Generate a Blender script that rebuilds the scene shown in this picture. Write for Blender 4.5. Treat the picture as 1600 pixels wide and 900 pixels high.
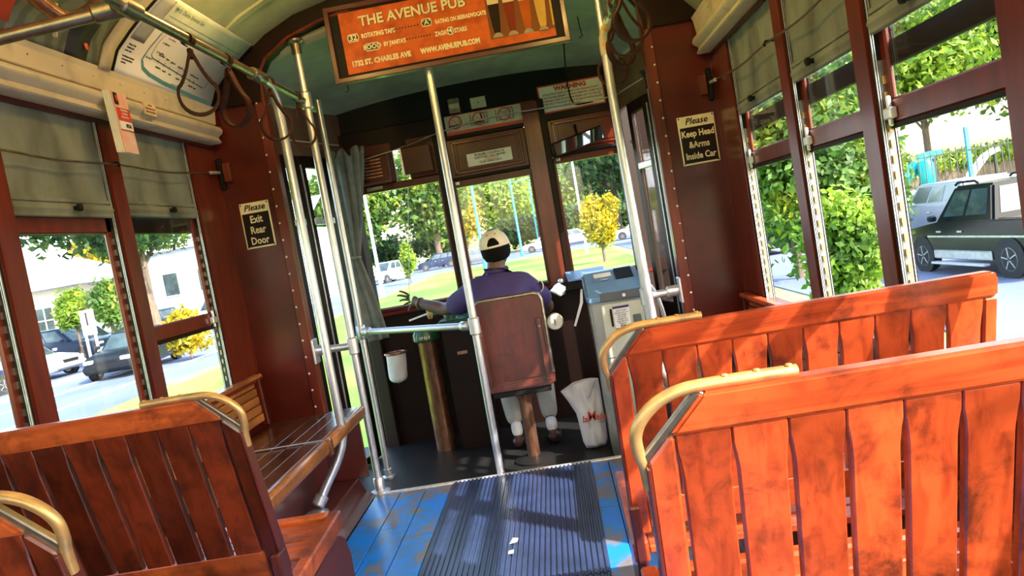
import bpy, bmesh, math, random
import numpy as np
from mathutils import Vector, Matrix

for o in list(bpy.data.objects): bpy.data.objects.remove(o, do_unlink=True)
SC = bpy.context.scene
COL = SC.collection
rad = math.radians
rng = random.Random(7)

# ---------------------------------------------------------------- camera
EYE = 1.15
LAMP = 4.0      # watts of each bare ceiling bulb
cam = bpy.data.cameras.new('camera'); camo = bpy.data.objects.new('camera', cam); COL.objects.link(camo)
cam.sensor_width = 36.0; cam.lens = 36.0 * 1200 / 1600; cam.clip_start = 0.02; cam.clip_end = 600
yaw, pitch, roll = rad(3.478), rad(-3.955), rad(9.928)
fwd = Vector((-math.sin(yaw) * math.cos(pitch), math.cos(yaw) * math.cos(pitch), math.sin(pitch)))
rgt0 = Vector((math.cos(yaw), math.sin(yaw), 0)); up0 = rgt0.cross(fwd)
rgt = math.cos(roll) * rgt0 - math.sin(roll) * up0
upv = math.sin(roll) * rgt0 + math.cos(roll) * up0
camo.matrix_world = Matrix((( rgt.x, upv.x, -fwd.x, 0), (rgt.y, upv.y, -fwd.y, 0), (rgt.z, upv.z, -fwd.z, EYE), (0, 0, 0, 1)))
SC.camera = camo

# ---------------------------------------------------------------- sky, sun, exposure
SC.view_settings.view_transform = 'Standard'; SC.view_settings.look = 'None'
SC.view_settings.gamma = 1.0; SC.view_settings.use_curve_mapping = False
SC.view_settings.exposure = 1.38
SUN = Vector((0.62, -0.52, 0.60)).normalized()
w = bpy.data.worlds.new('world'); SC.world = w; w.use_nodes = True
nt = w.node_tree; bg = nt.nodes['Background']
sky = nt.nodes.new('ShaderNodeTexSky'); sky.sky_type = 'NISHITA'; sky.sun_disc = False
sky.sun_elevation = math.asin(SUN.z); sky.sun_rotation = math.atan2(SUN.x, SUN.y)
sky.air_density = 1.4; sky.dust_density = 2.5; sky.ozone_density = 1.0
nt.links.new(sky.outputs['Color'], bg.inputs['Color']); bg.inputs['Strength'].default_value = 0.42
sl = bpy.data.lights.new('sun', 'SUN'); sl.energy = 6.2; sl.angle = rad(0.6); sl.color = (1.0, 0.93, 0.80)
so = bpy.data.objects.new('sun', sl); COL.objects.link(so); so.rotation_euler = SUN.to_track_quat('Z', 'Y').to_euler()

# ---------------------------------------------------------------- materials
def new_mat(name):
    m = bpy.data.materials.new(name); m.use_nodes = True
    return m, m.node_tree, m.node_tree.nodes['Principled BSDF']
def ramp(nt, fac, stops):
    r = nt.nodes.new('ShaderNodeValToRGB'); e = r.color_ramp.elements
    while len(e) < len(stops): e.new(0.5)
    for i, (p, c) in enumerate(stops): e[i].position = p; e[i].color = (*c, 1)
    nt.links.new(fac, r.inputs['Fac']); return r.outputs['Color']
def noise(nt, vec, scale, detail=4, rough=0.55, dist=0.0):
    n = nt.nodes.new('ShaderNodeTexNoise'); n.inputs['Scale'].default_value = scale
    n.inputs['Detail'].default_value = detail; n.inputs['Roughness'].default_value = rough; n.inputs['Distortion'].default_value = dist
    nt.links.new(vec, n.inputs['Vector']); return n.outputs['Fac']
def coords(nt, stretch=(1, 1, 1), kind='Object', rand=0.0):
    tc = nt.nodes.new('ShaderNodeTexCoord'); mp = nt.nodes.new('ShaderNodeMapping')
    mp.inputs['Scale'].default_value = stretch
    nt.links.new(tc.outputs[kind], mp.inputs['Vector'])
    if rand:
        oi = nt.nodes.new('ShaderNodeObjectInfo'); ml = nt.nodes.new('ShaderNodeVectorMath'); ml.operation = 'SCALE'
        cb = nt.nodes.new('ShaderNodeCombineXYZ')
        for k in range(3): nt.links.new(oi.outputs['Random'], cb.inputs[k])
        nt.links.new(cb.outputs[0], ml.inputs[0]); ml.inputs['Scale'].default_value = 30
        nt.links.new(ml.outputs[0], mp.inputs['Location'])
    return mp.outputs['Vector']
def mixc(nt, fac, a, b, mode='MIX'):
    m = nt.nodes.new('ShaderNodeMix'); m.data_type = 'RGBA'; m.blend_type = mode
    for sock, v in ((m.inputs[0], fac), (m.inputs[6], a), (m.inputs[7], b)):
        if isinstance(v, (int, float)): sock.default_value = v
        elif isinstance(v, tuple): sock.default_value = (*v, 1)
        else: nt.links.new(v, sock)
    return m.outputs[2]
def bump(nt, b, h, strength=0.2, dist=0.002):
    bn = nt.nodes.new('ShaderNodeBump'); bn.inputs['Strength'].default_value = strength; bn.inputs['Distance'].default_value = dist
    nt.links.new(h, bn.inputs['Height']); nt.links.new(bn.outputs['Normal'], b.inputs['Normal'])
def pm(name, c1, c2=None, scale=8, rough=0.5, metal=0.0, stretch=(1, 1, 1), lo=0.35, hi=0.65, bmp=0.0, detail=5, rand=0, coat=0.0, spec=0.5):
    m, nt, b = new_mat(name)
    b.inputs['Roughness'].default_value = rough; b.inputs['Metallic'].default_value = metal
    b.inputs['Coat Weight'].default_value = coat; b.inputs['Coat Roughness'].default_value = 0.15
    b.inputs['Specular IOR Level'].default_value = spec
    if c2 is None: c2 = tuple(0.75 * x for x in c1)
    v = coords(nt, stretch, rand=rand); n = noise(nt, v, scale, detail)
    nt.links.new(ramp(nt, n, [(lo, c1), (hi, c2)]), b.inputs['Base Color'])
    if bmp: bump(nt, b, n, bmp)
    return m
def wood(name, base, dark, stain, grain=(60, 60, 3), rough=0.3, stain_amt=0.75, coat=0.35, tone=0.5):
    # grain runs along the axis with the smallest stretch
    m, nt, b = new_mat(name)
    v = coords(nt, grain, rand=1); g = noise(nt, v, 1.0, 6, 0.6, 0.6)
    c = ramp(nt, g, [(0.30, dark), (0.55, base)])
    v2 = coords(nt, (1, 1, 1), rand=1); s = noise(nt, v2, 11, 6, 0.7, 0.4)
    f = ramp(nt, s, [(0.48, (0, 0, 0)), (0.68, (stain_amt,) * 3)])
    c = mixc(nt, f, c, stain)
    s2 = noise(nt, v2, 3.2, 4, 0.6, 0.5)   # broad darker patches
    c = mixc(nt, 1.0, c, ramp(nt, s2, [(0.40, (1, 1, 1)), (0.66, (1 - .62 * stain_amt,) * 3)]), 'MULTIPLY')
    oi = nt.nodes.new('ShaderNodeObjectInfo')
    t = ramp(nt, oi.outputs['Random'], [(0.0, (1 - tone,) * 3), (1.0, (1.0,) * 3)])
    c = mixc(nt, 1.0, c, t, 'MULTIPLY')
    nt.links.new(c, b.inputs['Base Color'])
    b.inputs['Roughness'].default_value = rough; b.inputs['Coat Weight'].default_value = coat; b.inputs['Coat Roughness'].default_value = 0.2
    bump(nt, b, g, 0.12, 0.001)
    return m
def leaf_mat(name, c1, c2, c3, scale=0.9, trans=0.45):
    m, nt, b = new_mat(name)
    v = coords(nt); n = noise(nt, v, scale, 3, 0.6)
    v2 = coords(nt); n2 = noise(nt, v2, scale * 9, 2, 0.6)
    c = ramp(nt, n, [(0.36, c1), (0.52, c2), (0.68, c3)])
    c = mixc(nt, 0.55, c, ramp(nt, n2, [(0.3, (0.35, 0.4, 0.3)), (0.7, (1.25, 1.2, 1.0))]), 'MULTIPLY')
    nt.links.new(c, b.inputs['Base Color']); b.inputs['Roughness'].default_value = 0.6
    tr = nt.nodes.new('ShaderNodeBsdfTranslucent'); nt.links.new(c, tr.inputs['Color'])
    mx = nt.nodes.new('ShaderNodeMixShader'); mx.inputs[0].default_value = trans
    out = nt.nodes['Material Output']
    nt.links.new(b.outputs[0], mx.inputs[1]); nt.links.new(tr.outputs[0], mx.inputs[2]); nt.links.new(mx.outputs[0], out.inputs['Surface'])
    return m
def glass_mat(name, tint=(0.96, 0.98, 0.98), refl=0.06):
    m = bpy.data.materials.new(name); m.use_nodes = True; nt = m.node_tree
    nt.nodes.remove(nt.nodes['Principled BSDF']); out = nt.nodes['Material Output']
    t = nt.nodes.new('ShaderNodeBsdfTransparent'); t.inputs['Color'].default_value = (*tint, 1)
    g = nt.nodes.new('ShaderNodeBsdfGlossy'); g.inputs['Roughness'].default_value = 0.03
    mx = nt.nodes.new('ShaderNodeMixShader'); fr = nt.nodes.new('ShaderNodeLayerWeight'); fr.inputs['Blend'].default_value = 0.5
    pw = nt.nodes.new('ShaderNodeMath'); pw.operation = 'POWER'; pw.inputs[1].default_value = 4.0; nt.links.new(fr.outputs['Facing'], pw.inputs[0])
    ml = nt.nodes.new('ShaderNodeMath'); ml.operation = 'MULTIPLY_ADD'; ml.inputs[1].default_value = 0.5; ml.inputs[2].default_value = 0.025; nt.links.new(pw.outputs[0], ml.inputs[0])
    nt.links.new(ml.outputs[0], mx.inputs[0])
    nt.links.new(t.outputs[0], mx.inputs[1]); nt.links.new(g.outputs[0], mx.inputs[2]); nt.links.new(mx.outputs[0], out.inputs['Surface'])
    return m
M = {}
OR, OD, OS = (0.56, 0.080, 0.020), (0.32, 0.038, 0.010), (0.045, 0.013, 0.008)
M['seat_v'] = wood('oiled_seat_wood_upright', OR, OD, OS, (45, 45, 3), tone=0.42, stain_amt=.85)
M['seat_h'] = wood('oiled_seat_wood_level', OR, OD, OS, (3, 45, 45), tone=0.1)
M['seat_dk'] = wood('shaded_seat_wood_upright', (0.24, 0.036, 0.011), (0.11, 0.016, 0.006), (0.03, 0.008, 0.005), (45, 45, 3), tone=0.75)  # seat wood again, with the weaker light on the left put into its colour
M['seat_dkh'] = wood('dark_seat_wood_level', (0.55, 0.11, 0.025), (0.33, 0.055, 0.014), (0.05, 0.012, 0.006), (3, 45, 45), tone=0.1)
M['bench'] = wood('worn_bench_wood', (0.16, 0.055, 0.024), (0.07, 0.024, 0.012), (0.02, 0.010, 0.008), (45, 3, 45), rough=0.22, tone=0.4)
M['bench_edge'] = wood('bench_edge_wood', (0.55, 0.20, 0.05), (0.35, 0.11, 0.03), (0.12, 0.04, 0.015), (45, 3, 45), tone=0.2)
M['brown'] = pm('glossy_brown_paint', (0.092, 0.0105, 0.005), (0.054, 0.0065, 0.0035), 5, 0.32, coat=0.08, spec=0.25)
M['brown_l'] = pm('varnished_post_wood', (0.150, 0.021, 0.009), (0.085, 0.012, 0.006), 4, 0.3, stretch=(6, 6, 1), coat=0.2, spec=0.3)
M['brown_d'] = pm('dark_brown_paint', (0.014, 0.004, 0.0026), (0.008, 0.0026, 0.002), 4, 0.45, spec=0.18)
M['black'] = pm('black_paint', (0.010, 0.010, 0.011), (0.014, 0.012, 0.012), 8, 0.5, spec=0.1)
M['maroon'] = pm('maroon_enamel', (0.10, 0.018, 0.015), (0.06, 0.012, 0.010), 4, 0.3, coat=0.4)
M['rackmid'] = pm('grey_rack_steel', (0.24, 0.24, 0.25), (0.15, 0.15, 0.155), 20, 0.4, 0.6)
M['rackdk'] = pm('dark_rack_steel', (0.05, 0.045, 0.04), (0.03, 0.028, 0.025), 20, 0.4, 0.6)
M['steel'] = pm('brushed_steel', (0.78, 0.79, 0.86), (0.62, 0.63, 0.70), 30, 0.34, 0.85, (8, 8, 1))
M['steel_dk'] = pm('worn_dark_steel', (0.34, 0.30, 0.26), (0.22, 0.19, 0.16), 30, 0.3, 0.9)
M['alu'] = pm('pale_aluminium', (0.80, 0.82, 0.86), (0.6, 0.62, 0.66), 40, 0.35, 0.6)
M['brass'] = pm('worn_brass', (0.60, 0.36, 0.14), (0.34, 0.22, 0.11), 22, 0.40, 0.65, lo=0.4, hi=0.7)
M['tape'] = pm('worn_yellow_tape', (0.62, 0.27, 0.02), (0.50, 0.44, 0.34), 40, 0.5, lo=0.42, hi=0.52)
M['cream'] = pm('stained_cream_enamel', (0.56, 0.48, 0.34), (0.26, 0.20, 0.13), 9, 0.42, lo=0.52, hi=0.85, detail=8)
M['ceil'] = pm('ceiling_paint', (0.40, 0.42, 0.30), (0.27, 0.28, 0.20), 5, 0.45, bmp=0.15, detail=8)
M['vest_ceil'] = pm('grey_vestibule_paint', (0.33, 0.335, 0.31), (0.20, 0.205, 0.185), 4, 0.6, detail=7)
M['plank'] = pm('tan_header_paint', (0.17, 0.09, 0.055), (0.10, 0.052, 0.033), 6, 0.4)
M['shade'] = pm('grimy_shade_cloth', (0.19, 0.215, 0.17), (0.075, 0.082, 0.062), 7, 0.8, stretch=(1, 1, 0.5), lo=0.38, hi=0.72, detail=9, bmp=0.2)
M['leather'] = pm('reddish_strap_leather', (0.050, 0.011, 0.008), (0.028, 0.007, 0.006), 25, 0.65, spec=0.2)
M['curtain'] = pm('grey_blue_curtain_cloth', (0.17, 0.20, 0.20), (0.10, 0.12, 0.125), 12, 0.85)
M['white'] = pm('white_print', (0.80, 0.78, 0.70), (0.70, 0.68, 0.60), 8, 0.5)
M['whitecard'] = pm('white_card', (0.78, 0.77, 0.80), (0.72, 0.71, 0.72), 3, 0.4)
M['grime'] = pm('yellowed_sticker', (0.58, 0.54, 0.42), (0.42, 0.39, 0.30), 10, 0.5)
M['red'] = pm('red_print', (0.62, 0.05, 0.03), (0.50, 0.04, 0.025), 8, 0.5)
M['pink'] = pm('pale_red_print', (0.75, 0.36, 0.28), (0.72, 0.55, 0.48), 18, 0.5)
M['ink'] = pm('black_print', (0.012, 0.012, 0.014), None, 8, 0.5)
M['inkred'] = pm('red_brown_print', (0.30, 0.09, 0.07), None, 8, 0.5)
M['teal'] = pm('teal_print', (0.10, 0.28, 0.34), None, 8, 0.5)
M['greyp'] = pm('grey_print', (0.40, 0.40, 0.43), None, 8, 0.5)
M['greenp'] = pm('pale_green_print', (0.60, 0.66, 0.55), None, 8, 0.5)
M['dgreen'] = pm('dark_green_print', (0.03, 0.16, 0.08), None, 8, 0.5)
M['letter'] = pm('cream_lettering', (0.85, 0.76, 0.52), None, 8, 0.5)
M['ad'] = pm('orange_poster_print', (0.62, 0.115, 0.02), (0.36, 0.055, 0.012), 14, 0.5, lo=0.42, hi=0.72, detail=7, spec=0.2)
M['adbrown'] = pm('brown_poster_print', (0.17, 0.06, 0.02), (0.22, 0.07, 0.022), 6, 0.6, spec=0.15)
M['foam'] = pm('beer_foam_print', (0.72, 0.56, 0.36), None, 8, 0.5)
M['stout'] = pm('stout_print', (0.020, 0.010, 0.007), None, 8, 0.6, spec=0.15)
M['amber'] = pm('amber_print', (0.50, 0.10, 0.01), None, 8, 0.6, spec=0.15)
M['gold'] = pm('gold_print', (0.72, 0.42, 0.10), None, 8, 0.6, spec=0.15)
M['redale'] = pm('red_ale_print', (0.22, 0.03, 0.012), None, 8, 0.6, spec=0.15)
M['glassp'] = pm('glass_foot_print', (0.45, 0.34, 0.26), None, 8, 0.6, spec=0.15)
M['shirt'] = pm('violet_shirt_cloth', (0.050, 0.030, 0.165), (0.034, 0.022, 0.115), 10, 0.75)
M['khaki'] = pm('pale_trouser_cloth', (0.42, 0.39, 0.34), (0.34, 0.31, 0.27), 12, 0.85)
M['sock'] = pm('white_sock_cloth', (0.74, 0.72, 0.76), None, 20, 0.9)
M['shoe'] = pm('dark_shoe_leather', (0.03, 0.014, 0.012), None, 9, 0.3)
M['skin'] = pm('brown_skin', (0.12, 0.062, 0.045), (0.09, 0.046, 0.034), 14, 0.5)
M['hair'] = pm('black_hair', (0.007, 0.006, 0.006), None, 60, 0.85, spec=0.1)
M['cap'] = pm('cream_cap_cloth', (0.82, 0.74, 0.58), (0.70, 0.62, 0.48), 14, 0.85)
M['chairwood'] = wood('red_brown_chair_board', (0.15, 0.026, 0.014), (0.09, 0.016, 0.009), (0.06, 0.014, 0.009), (30, 30, 3), rough=0.35, tone=0.1)
M['mat'] = pm('blue_sheen_ribbed_rubber', (0.030, 0.048, 0.125), (0.014, 0.022, 0.055), 5, 0.3, lo=0.4, hi=0.7)  # blue of the reflection on the rubber put into its base colour
M['box_blue'] = pm('farebox_blue_lid', (0.13, 0.24, 0.42), (0.10, 0.19, 0.34), 6, 0.35)
M['box_grey'] = pm('farebox_dark_grey', (0.085, 0.10, 0.115), None, 6, 0.4)
M['box_cream'] = pm('farebox_cream_panel', (0.50, 0.52, 0.44), (0.42, 0.44, 0.37), 5, 0.4)
M['box_metal'] = pm('farebox_side_steel', (0.38, 0.38, 0.37), (0.25, 0.24, 0.22), 6, 0.35, 0.75)
M['plastic'] = pm('white_plastic_film', (0.74, 0.74, 0.80), (0.62, 0.62, 0.70), 6, 0.4)
M['green'] = pm('green_enamel', (0.015, 0.11, 0.06), (0.010, 0.07, 0.04), 10, 0.3, coat=0.4)
M['copper'] = pm('worn_copper_brown', (0.46, 0.24, 0.15), (0.26, 0.11, 0.07), 12, 0.30, 0.85, (4, 4, 1))
M['mirror'] = pm('mirror_silver', (0.85, 0.87, 0.92), (0.84, 0.86, 0.90), 2, 0.03, 1.0)
M['glass'] = glass_mat('window_glass')
M['carglass'] = pm('dark_car_glass', (0.02, 0.03, 0.035), (0.05, 0.08, 0.09), 1.2, 0.06, coat=0.6)
M['tyre'] = pm('tyre_rubber', (0.018, 0.018, 0.02), None, 10, 0.7)
M['rim'] = pm('wheel_rim_silver', (0.62, 0.63, 0.66), None, 10, 0.3, 0.7)
M['redlamp'] = pm('red_tail_lens', (0.55, 0.02, 0.02), None, 5, 0.2)
M['clearlamp'] = pm('clear_lamp_lens', (0.75, 0.76, 0.74), None, 5, 0.15)
M['bark'] = pm('grey_brown_bark', (0.16, 0.115, 0.085), (0.08, 0.055, 0.042), 3, 0.9, stretch=(4, 4, 0.7), bmp=0.4)
M['leaf_mid'] = leaf_mat('mid_green_leaves', (0.030, 0.085, 0.018), (0.10, 0.21, 0.03), (0.36, 0.38, 0.03))
M['leaf_dark'] = leaf_mat('dark_green_leaves', (0.014, 0.05, 0.018), (0.045, 0.125, 0.035), (0.20, 0.27, 0.045))
M['leaf_yel'] = leaf_mat('yellow_leaves', (0.16, 0.17, 0.012), (0.48, 0.36, 0.010), (0.66, 0.48, 0.012), 1.4)
M['leaf_lime'] = leaf_mat('lime_leaves', (0.08, 0.17, 0.02), (0.22, 0.36, 0.03), (0.42, 0.50, 0.06))
M['asphalt'] = pm('bluish_asphalt', (0.085, 0.115, 0.20), (0.13, 0.16, 0.25), 0.25, 0.8, detail=7)
M['lawn'] = pm('patchy_lawn', (0.075, 0.26, 0.010), (0.24, 0.34, 0.045), 0.16, 0.9, lo=0.42, hi=0.66, detail=9, bmp=0.3)
M['verge'] = pm('dry_verge_grass', (0.14, 0.25, 0.03), (0.36, 0.35, 0.15), 0.5, 0.9, detail=9)
M['concrete'] = pm('pale_concrete', (0.60, 0.58, 0.56), (0.50, 0.48, 0.46), 0.6, 0.8)
M['blue_post'] = pm('turquoise_post_paint', (0.03, 0.28, 0.42), None, 3, 0.5)
M['slide'] = pm('turquoise_slide_plastic', (0.01, 0.42, 0.46), (0.01, 0.34, 0.38), 2, 0.3)
M['iron'] = pm('dark_fence_iron', (0.02, 0.035, 0.035), None, 4, 0.5)
M['stucco'] = pm('pale_stucco', (0.66, 0.58, 0.50), (0.60, 0.52, 0.45), 1, 0.85)
M['stucco_b'] = pm('pale_blue_siding', (0.50, 0.55, 0.64), (0.45, 0.50, 0.60), 1, 0.8)
M['roof'] = pm('pale_roof_sheet', (0.72, 0.70, 0.70), (0.62, 0.60, 0.60), 1.2, 0.7)
def car_paint(name, c): return pm(name, c, tuple(0.85 * x for x in c), 1.5, 0.25, coat=0.45 if c[0] > .03 else 0.05, spec=0.5 if c[0] > .03 else 0.22)
# floor colour: bright blue mottled with grey
def floor_mat():
    m, nt, b = new_mat('mottled_blue_floor')
    v = coords(nt, (1, 0.7, 1), kind='Object'); n = noise(nt, v, 5.5, 8, 0.62, 0.3)
    c = ramp(nt, n, [(0.42, (0.006, 0.22, 0.95)), (0.50, (0.02, 0.20, 0.70)), (0.56, (0.17, 0.16, 0.19)), (0.75, (0.11, 0.10, 0.11))])
    nt.links.new(c, b.inputs['Base Color']); b.inputs['Roughness'].default_value = 0.32
    return m
M['floor'] = floor_mat()
M['platform'] = pm('black_platform_rubber', (0.010, 0.010, 0.011), (0.018, 0.017, 0.018), 8, 0.5, spec=0.22)

# ---------------------------------------------------------------- mesh helpers
ROOT = {}
def vec(p): return Vector(p)
class MB:
    def __init__(s): s.v = []; s.f = []
    def add(s, vs, fs):
        n = len(s.v); s.v += [tuple(p) for p in vs]; s.f += [tuple(i + n for i in f) for f in fs]; return s
    def box(s, a, b):
        x0, y0, z0 = (min(a[i], b[i]) for i in range(3)); x1, y1, z1 = (max(a[i], b[i]) for i in range(3))
        return s.add([(x0, y0, z0), (x1, y0, z0), (x1, y1, z0), (x0, y1, z0), (x0, y0, z1), (x1, y0, z1), (x1, y1, z1), (x0, y1, z1)],
                     [(0, 3, 2, 1), (4, 5, 6, 7), (0, 1, 5, 4), (1, 2, 6, 5), (2, 3, 7, 6), (3, 0, 4, 7)])
    def cbox(s, c, d, m=None):
        h = [x / 2 for x in d]; t = MB().box([-x for x in h], h)
        return s.add([vec(c) + ((m @ vec(p)) if m else vec(p)) for p in t.v], t.f)
    def bar(s, p, q, w, h, side=(1, 0, 0)):
        p, q = vec(p), vec(q); d = (q - p).normalized(); a = vec(side); a = (a - d * a.dot(d)).normalized(); b = d.cross(a)
        vs = [p + a * i * w / 2 + b * j * h / 2 for i, j in ((-1, -1), (1, -1), (1, 1), (-1, 1))]
        vs += [x + (q - p) for x in vs]
        return s.add(vs, [(0, 3, 2, 1), (4, 5, 6, 7), (0, 1, 5, 4), (1, 2, 6, 5), (2, 3, 7, 6), (3, 0, 4, 7)])
    def prism(s, pts, ext):
        n = len(pts); e = vec(ext); vs = [vec(p) for p in pts]; vs += [p + e for p in vs]
        nr = Vector((0, 0, 0))
        for i in range(n): nr += vs[i].cross(vs[(i + 1) % n])
        r = list(range(n))
        if nr.dot(e) > 0: fs = [tuple(r[::-1]), tuple(i + n for i in r)] + [(i, (i + 1) % n, (i + 1) % n + n, i + n) for i in r]
        else: fs = [tuple(r), tuple(i + n for i in r[::-1])] + [((i + 1) % n, i, i + n, (i + 1) % n + n) for i in r]
        return s.add(vs, fs)
    def sweep(s, path, prof, closed=False, up=None, scale=None):
        P = [vec(p) for p in path]; n = len(P); k = len(prof); vs = []; fs = []
        T = []
        for i in range(n):
            if closed: t = P[(i + 1) % n] - P[i - 1]
            else: t = P[min(i + 1, n - 1)] - P[max(i - 1, 0)]
            T.append(t.normalized())
        u = vec(up) if up else (Vector((0, 0, 1)) if abs(T[0].z) < 0.9 else Vector((1, 0, 0)))
        for i in range(n):
            a = u - T[i] * u.dot(T[i])
            if a.length < 1e-5: a = T[i].orthogonal()
            a.normalize(); b = T[i].cross(a)
            if not up: u = a
            sc = scale[i] if scale else 1.0
            vs += [P[i] + (a * x + b * y) * sc for x, y in prof]
        m = n if closed else n - 1
        for i in range(m):
            for j in range(k):
                i2 = (i + 1) % n; j2 = (j + 1) % k
                fs.append((i * k + j, i * k + j2, i2 * k + j2, i2 * k + j))
        if not closed: fs += [tuple(range(k))[::-1], tuple((n - 1) * k + j for j in range(k))]
        return s.add(vs, fs)
    def tube(s, path, r, n=10, closed=False, scale=None, flat=1.0):
        return s.sweep(path, [(r * math.cos(2 * math.pi * i / n), r * flat * math.sin(2 * math.pi * i / n)) for i in range(n)], closed, scale=scale)
    def lathe(s, prof, at=(0, 0, 0), n=20, m=None):
        vs = []; fs = []; k = len(prof)
        for i in range(n):
            a = 2 * math.pi * i / n
            for r, z in prof:
                p = Vector((r * math.cos(a), r * math.sin(a), z)); vs.append(vec(at) + (m @ p if m else p))
        for i in range(n):
            for j in range(k - 1): fs.append((i * k + j, ((i + 1) % n) * k + j, ((i + 1) % n) * k + j + 1, i * k + j + 1))
        fs += [tuple(i * k for i in range(n))[::-1], tuple(i * k + k - 1 for i in range(n))]
        return s.add(vs, fs)
    def ball(s, c, r, n=12, m=None):
        rr = r if isinstance(r, (tuple, list)) else (r, r, r)
        vs = []; fs = []; h = n // 2
        for i in range(h + 1):
            t = math.pi * i / h
            for j in range(n):
                a = 2 * math.pi * j / n
                p = Vector((rr[0] * math.sin(t) * math.cos(a), rr[1] * math.sin(t) * math.sin(a), rr[2] * math.cos(t))); vs.append(vec(c) + (m @ p if m else p))
        for i in range(h):
            for j in range(n): fs.append((i * n + j, (i + 1) * n + j, (i + 1) * n + (j + 1) % n, i * n + (j + 1) % n))
        return s.add(vs, fs)
    def grid(s, fn, nu, nv):
        vs = [fn(i / nu, j / nv) for i in range(nu + 1) for j in range(nv + 1)]
        fs = [(i * (nv + 1) + j, (i + 1) * (nv + 1) + j, (i + 1) * (nv + 1) + j + 1, i * (nv + 1) + j + 1) for i in range(nu) for j in range(nv)]
        return s.add(vs, fs)
    def build(s, name, mat, parent=None, at=None, bevel=0, smooth=None, solid=0, seg=1, kind=None, label=None):
        w0 = ROOT.get(parent.name, Vector((0, 0, 0))) if parent else Vector((0, 0, 0))
        o0 = vec(at) if at is not None else w0
        me = bpy.data.meshes.new(name)
        me.from_pydata([tuple(vec(p) - o0) for p in s.v], [], s.f)
        bm = bmesh.new(); bm.from_mesh(me)
        bmesh.ops.remove_doubles(bm, verts=bm.verts, dist=1e-6)
        if bevel:
            es = [e for e in bm.edges if len(e.link_faces) == 2 and e.calc_face_angle(0) > 0.5]
            bmesh.ops.bevel(bm, geom=es, offset=bevel, segments=seg, affect='EDGES', clamp_overlap=True)
        if not solid: bmesh.ops.recalc_face_normals(bm, faces=bm.faces)
        bm.to_mesh(me); bm.free()
        if smooth:
            me.shade_smooth()
            try: me.set_sharp_from_angle(angle=rad(smooth if smooth > 1 else 40))
            except Exception: pass
        if mat: me.materials.append(M[mat] if isinstance(mat, str) else mat)
        o = bpy.data.objects.new(name, me); COL.objects.link(o)
        if parent: o.parent = parent; o.location = o0 - w0
        elif at is not None: o.location = o0
        ROOT[o.name] = o0.copy()
        if solid:
            md = o.modifiers.new('thickness', 'SOLIDIFY'); md.thickness = solid; md.offset = 0
        if kind: o['kind'] = kind
        if label: o['label'] = label
        return o
def tag(o, label, cat, group=None, kind=None):
    o['label'] = label; o['category'] = cat
    if group: o['group'] = group
    if kind: o['kind'] = kind
    return o
def thing(name, label, cat, loc=(0, 0, 0), group=None, kind=None):
    o = bpy.data.objects.new(name, None); COL.objects.link(o); o.location = loc; o.empty_display_size = 0.05
    ROOT[o.name] = vec(loc); return tag(o, label, cat, group, kind)
def share(name, src, parent, at, rot=None):
    w0 = ROOT[parent.name]; o = src.copy(); o.name = name; COL.objects.link(o); o.parent = parent; o.location = vec(at) - w0
    if rot: o.rotation_euler = rot
    ROOT[o.name] = vec(at); return o
def B(a, b): return MB().box(a, b)
def text(s, size, org, right, upd, mat, parent, name='lettering', align='CENTER', depth=0.0006, sx=1.0, bold=0.0, shear=0.0):
    cu = bpy.data.curves.new(name, 'FONT'); cu.body = s; cu.size = size; cu.align_x = align; cu.align_y = 'CENTER'
    cu.extrude = depth; cu.offset = bold; cu.shear = shear; cu.resolution_u = 2
    t = bpy.data.objects.new(name, cu)
    me = bpy.data.meshes.new_from_object(t); bpy.data.objects.remove(t)
    r, u = vec(right).normalized(), vec(upd).normalized(); n = r.cross(u); org = vec(org)
    mm = Matrix(((r.x * sx, u.x, n.x, org.x), (r.y * sx, u.y, n.y, org.y), (r.z * sx, u.z, n.z, org.z), (0, 0, 0, 1)))
    w0 = ROOT[parent.name]; me.transform(Matrix.Translation(-w0) @ mm)
    me.materials.clear(); me.materials.append(M[mat])
    o = bpy.data.objects.new(name, me); COL.objects.link(o); o.parent = parent; ROOT[o.name] = w0.copy()
    return o
def arc(c, r, a0, a1, n, ax, ay):
    c, ax, ay = vec(c), vec(ax), vec(ay)
    return [c + ax * r * math.cos(rad(a0 + (a1 - a0) * i / n)) + ay * r * math.sin(rad(a0 + (a1 - a0) * i / n)) for i in range(n + 1)]

# ================================================================ SETTING: the tram car
CX = -0.333; XL, XR = -1.53, 0.865; YB = 3.68; REAR = -4.3
# floor: painted boards running along the car, each its own piece, over a dark underlay
fl = tag(B((XL - .1, REAR, -.06), (XR + .1, YB, -.014)).build('floor', 'black', at=(CX, 1.5, 0)), 'blue painted board floor of the tram aisle, worn grey in patches', 'floor', kind='structure')
bw = 0.128; i = 0
x = -1.06
while x < 0.40:
    cuts = [0.2, 0.55 + 0.35 * (i % 3), 1.7 + 0.5 * (i % 2), 3.05 + 0.12 * (i % 2), YB - .03]
    for a, b in zip(cuts[:-1], cuts[1:]):
        if b > 1.2: B((x + .0018, a + .0015, -.014), (x + bw - .0018, b - .0015, -.0006 * (i % 3))).build('floor_board', 'floor', fl, at=(CX, 2, 0), bevel=.0015)
    x += bw; i += 1
tr = B((-1.2, YB - .03, -.09), (.55, YB + .004, .004)).build('trim_1', 'alu', bevel=.004); tag(tr, 'bright metal nosing strip along the floor edge at the step', 'trim', kind='structure')
pf = tag(B((-1.62, YB + .005, -.16), (.98, 4.98, -.08)).build('floor', 'platform'), 'black rubber floor of the driver platform, one low step down', 'floor', kind='structure')
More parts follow.
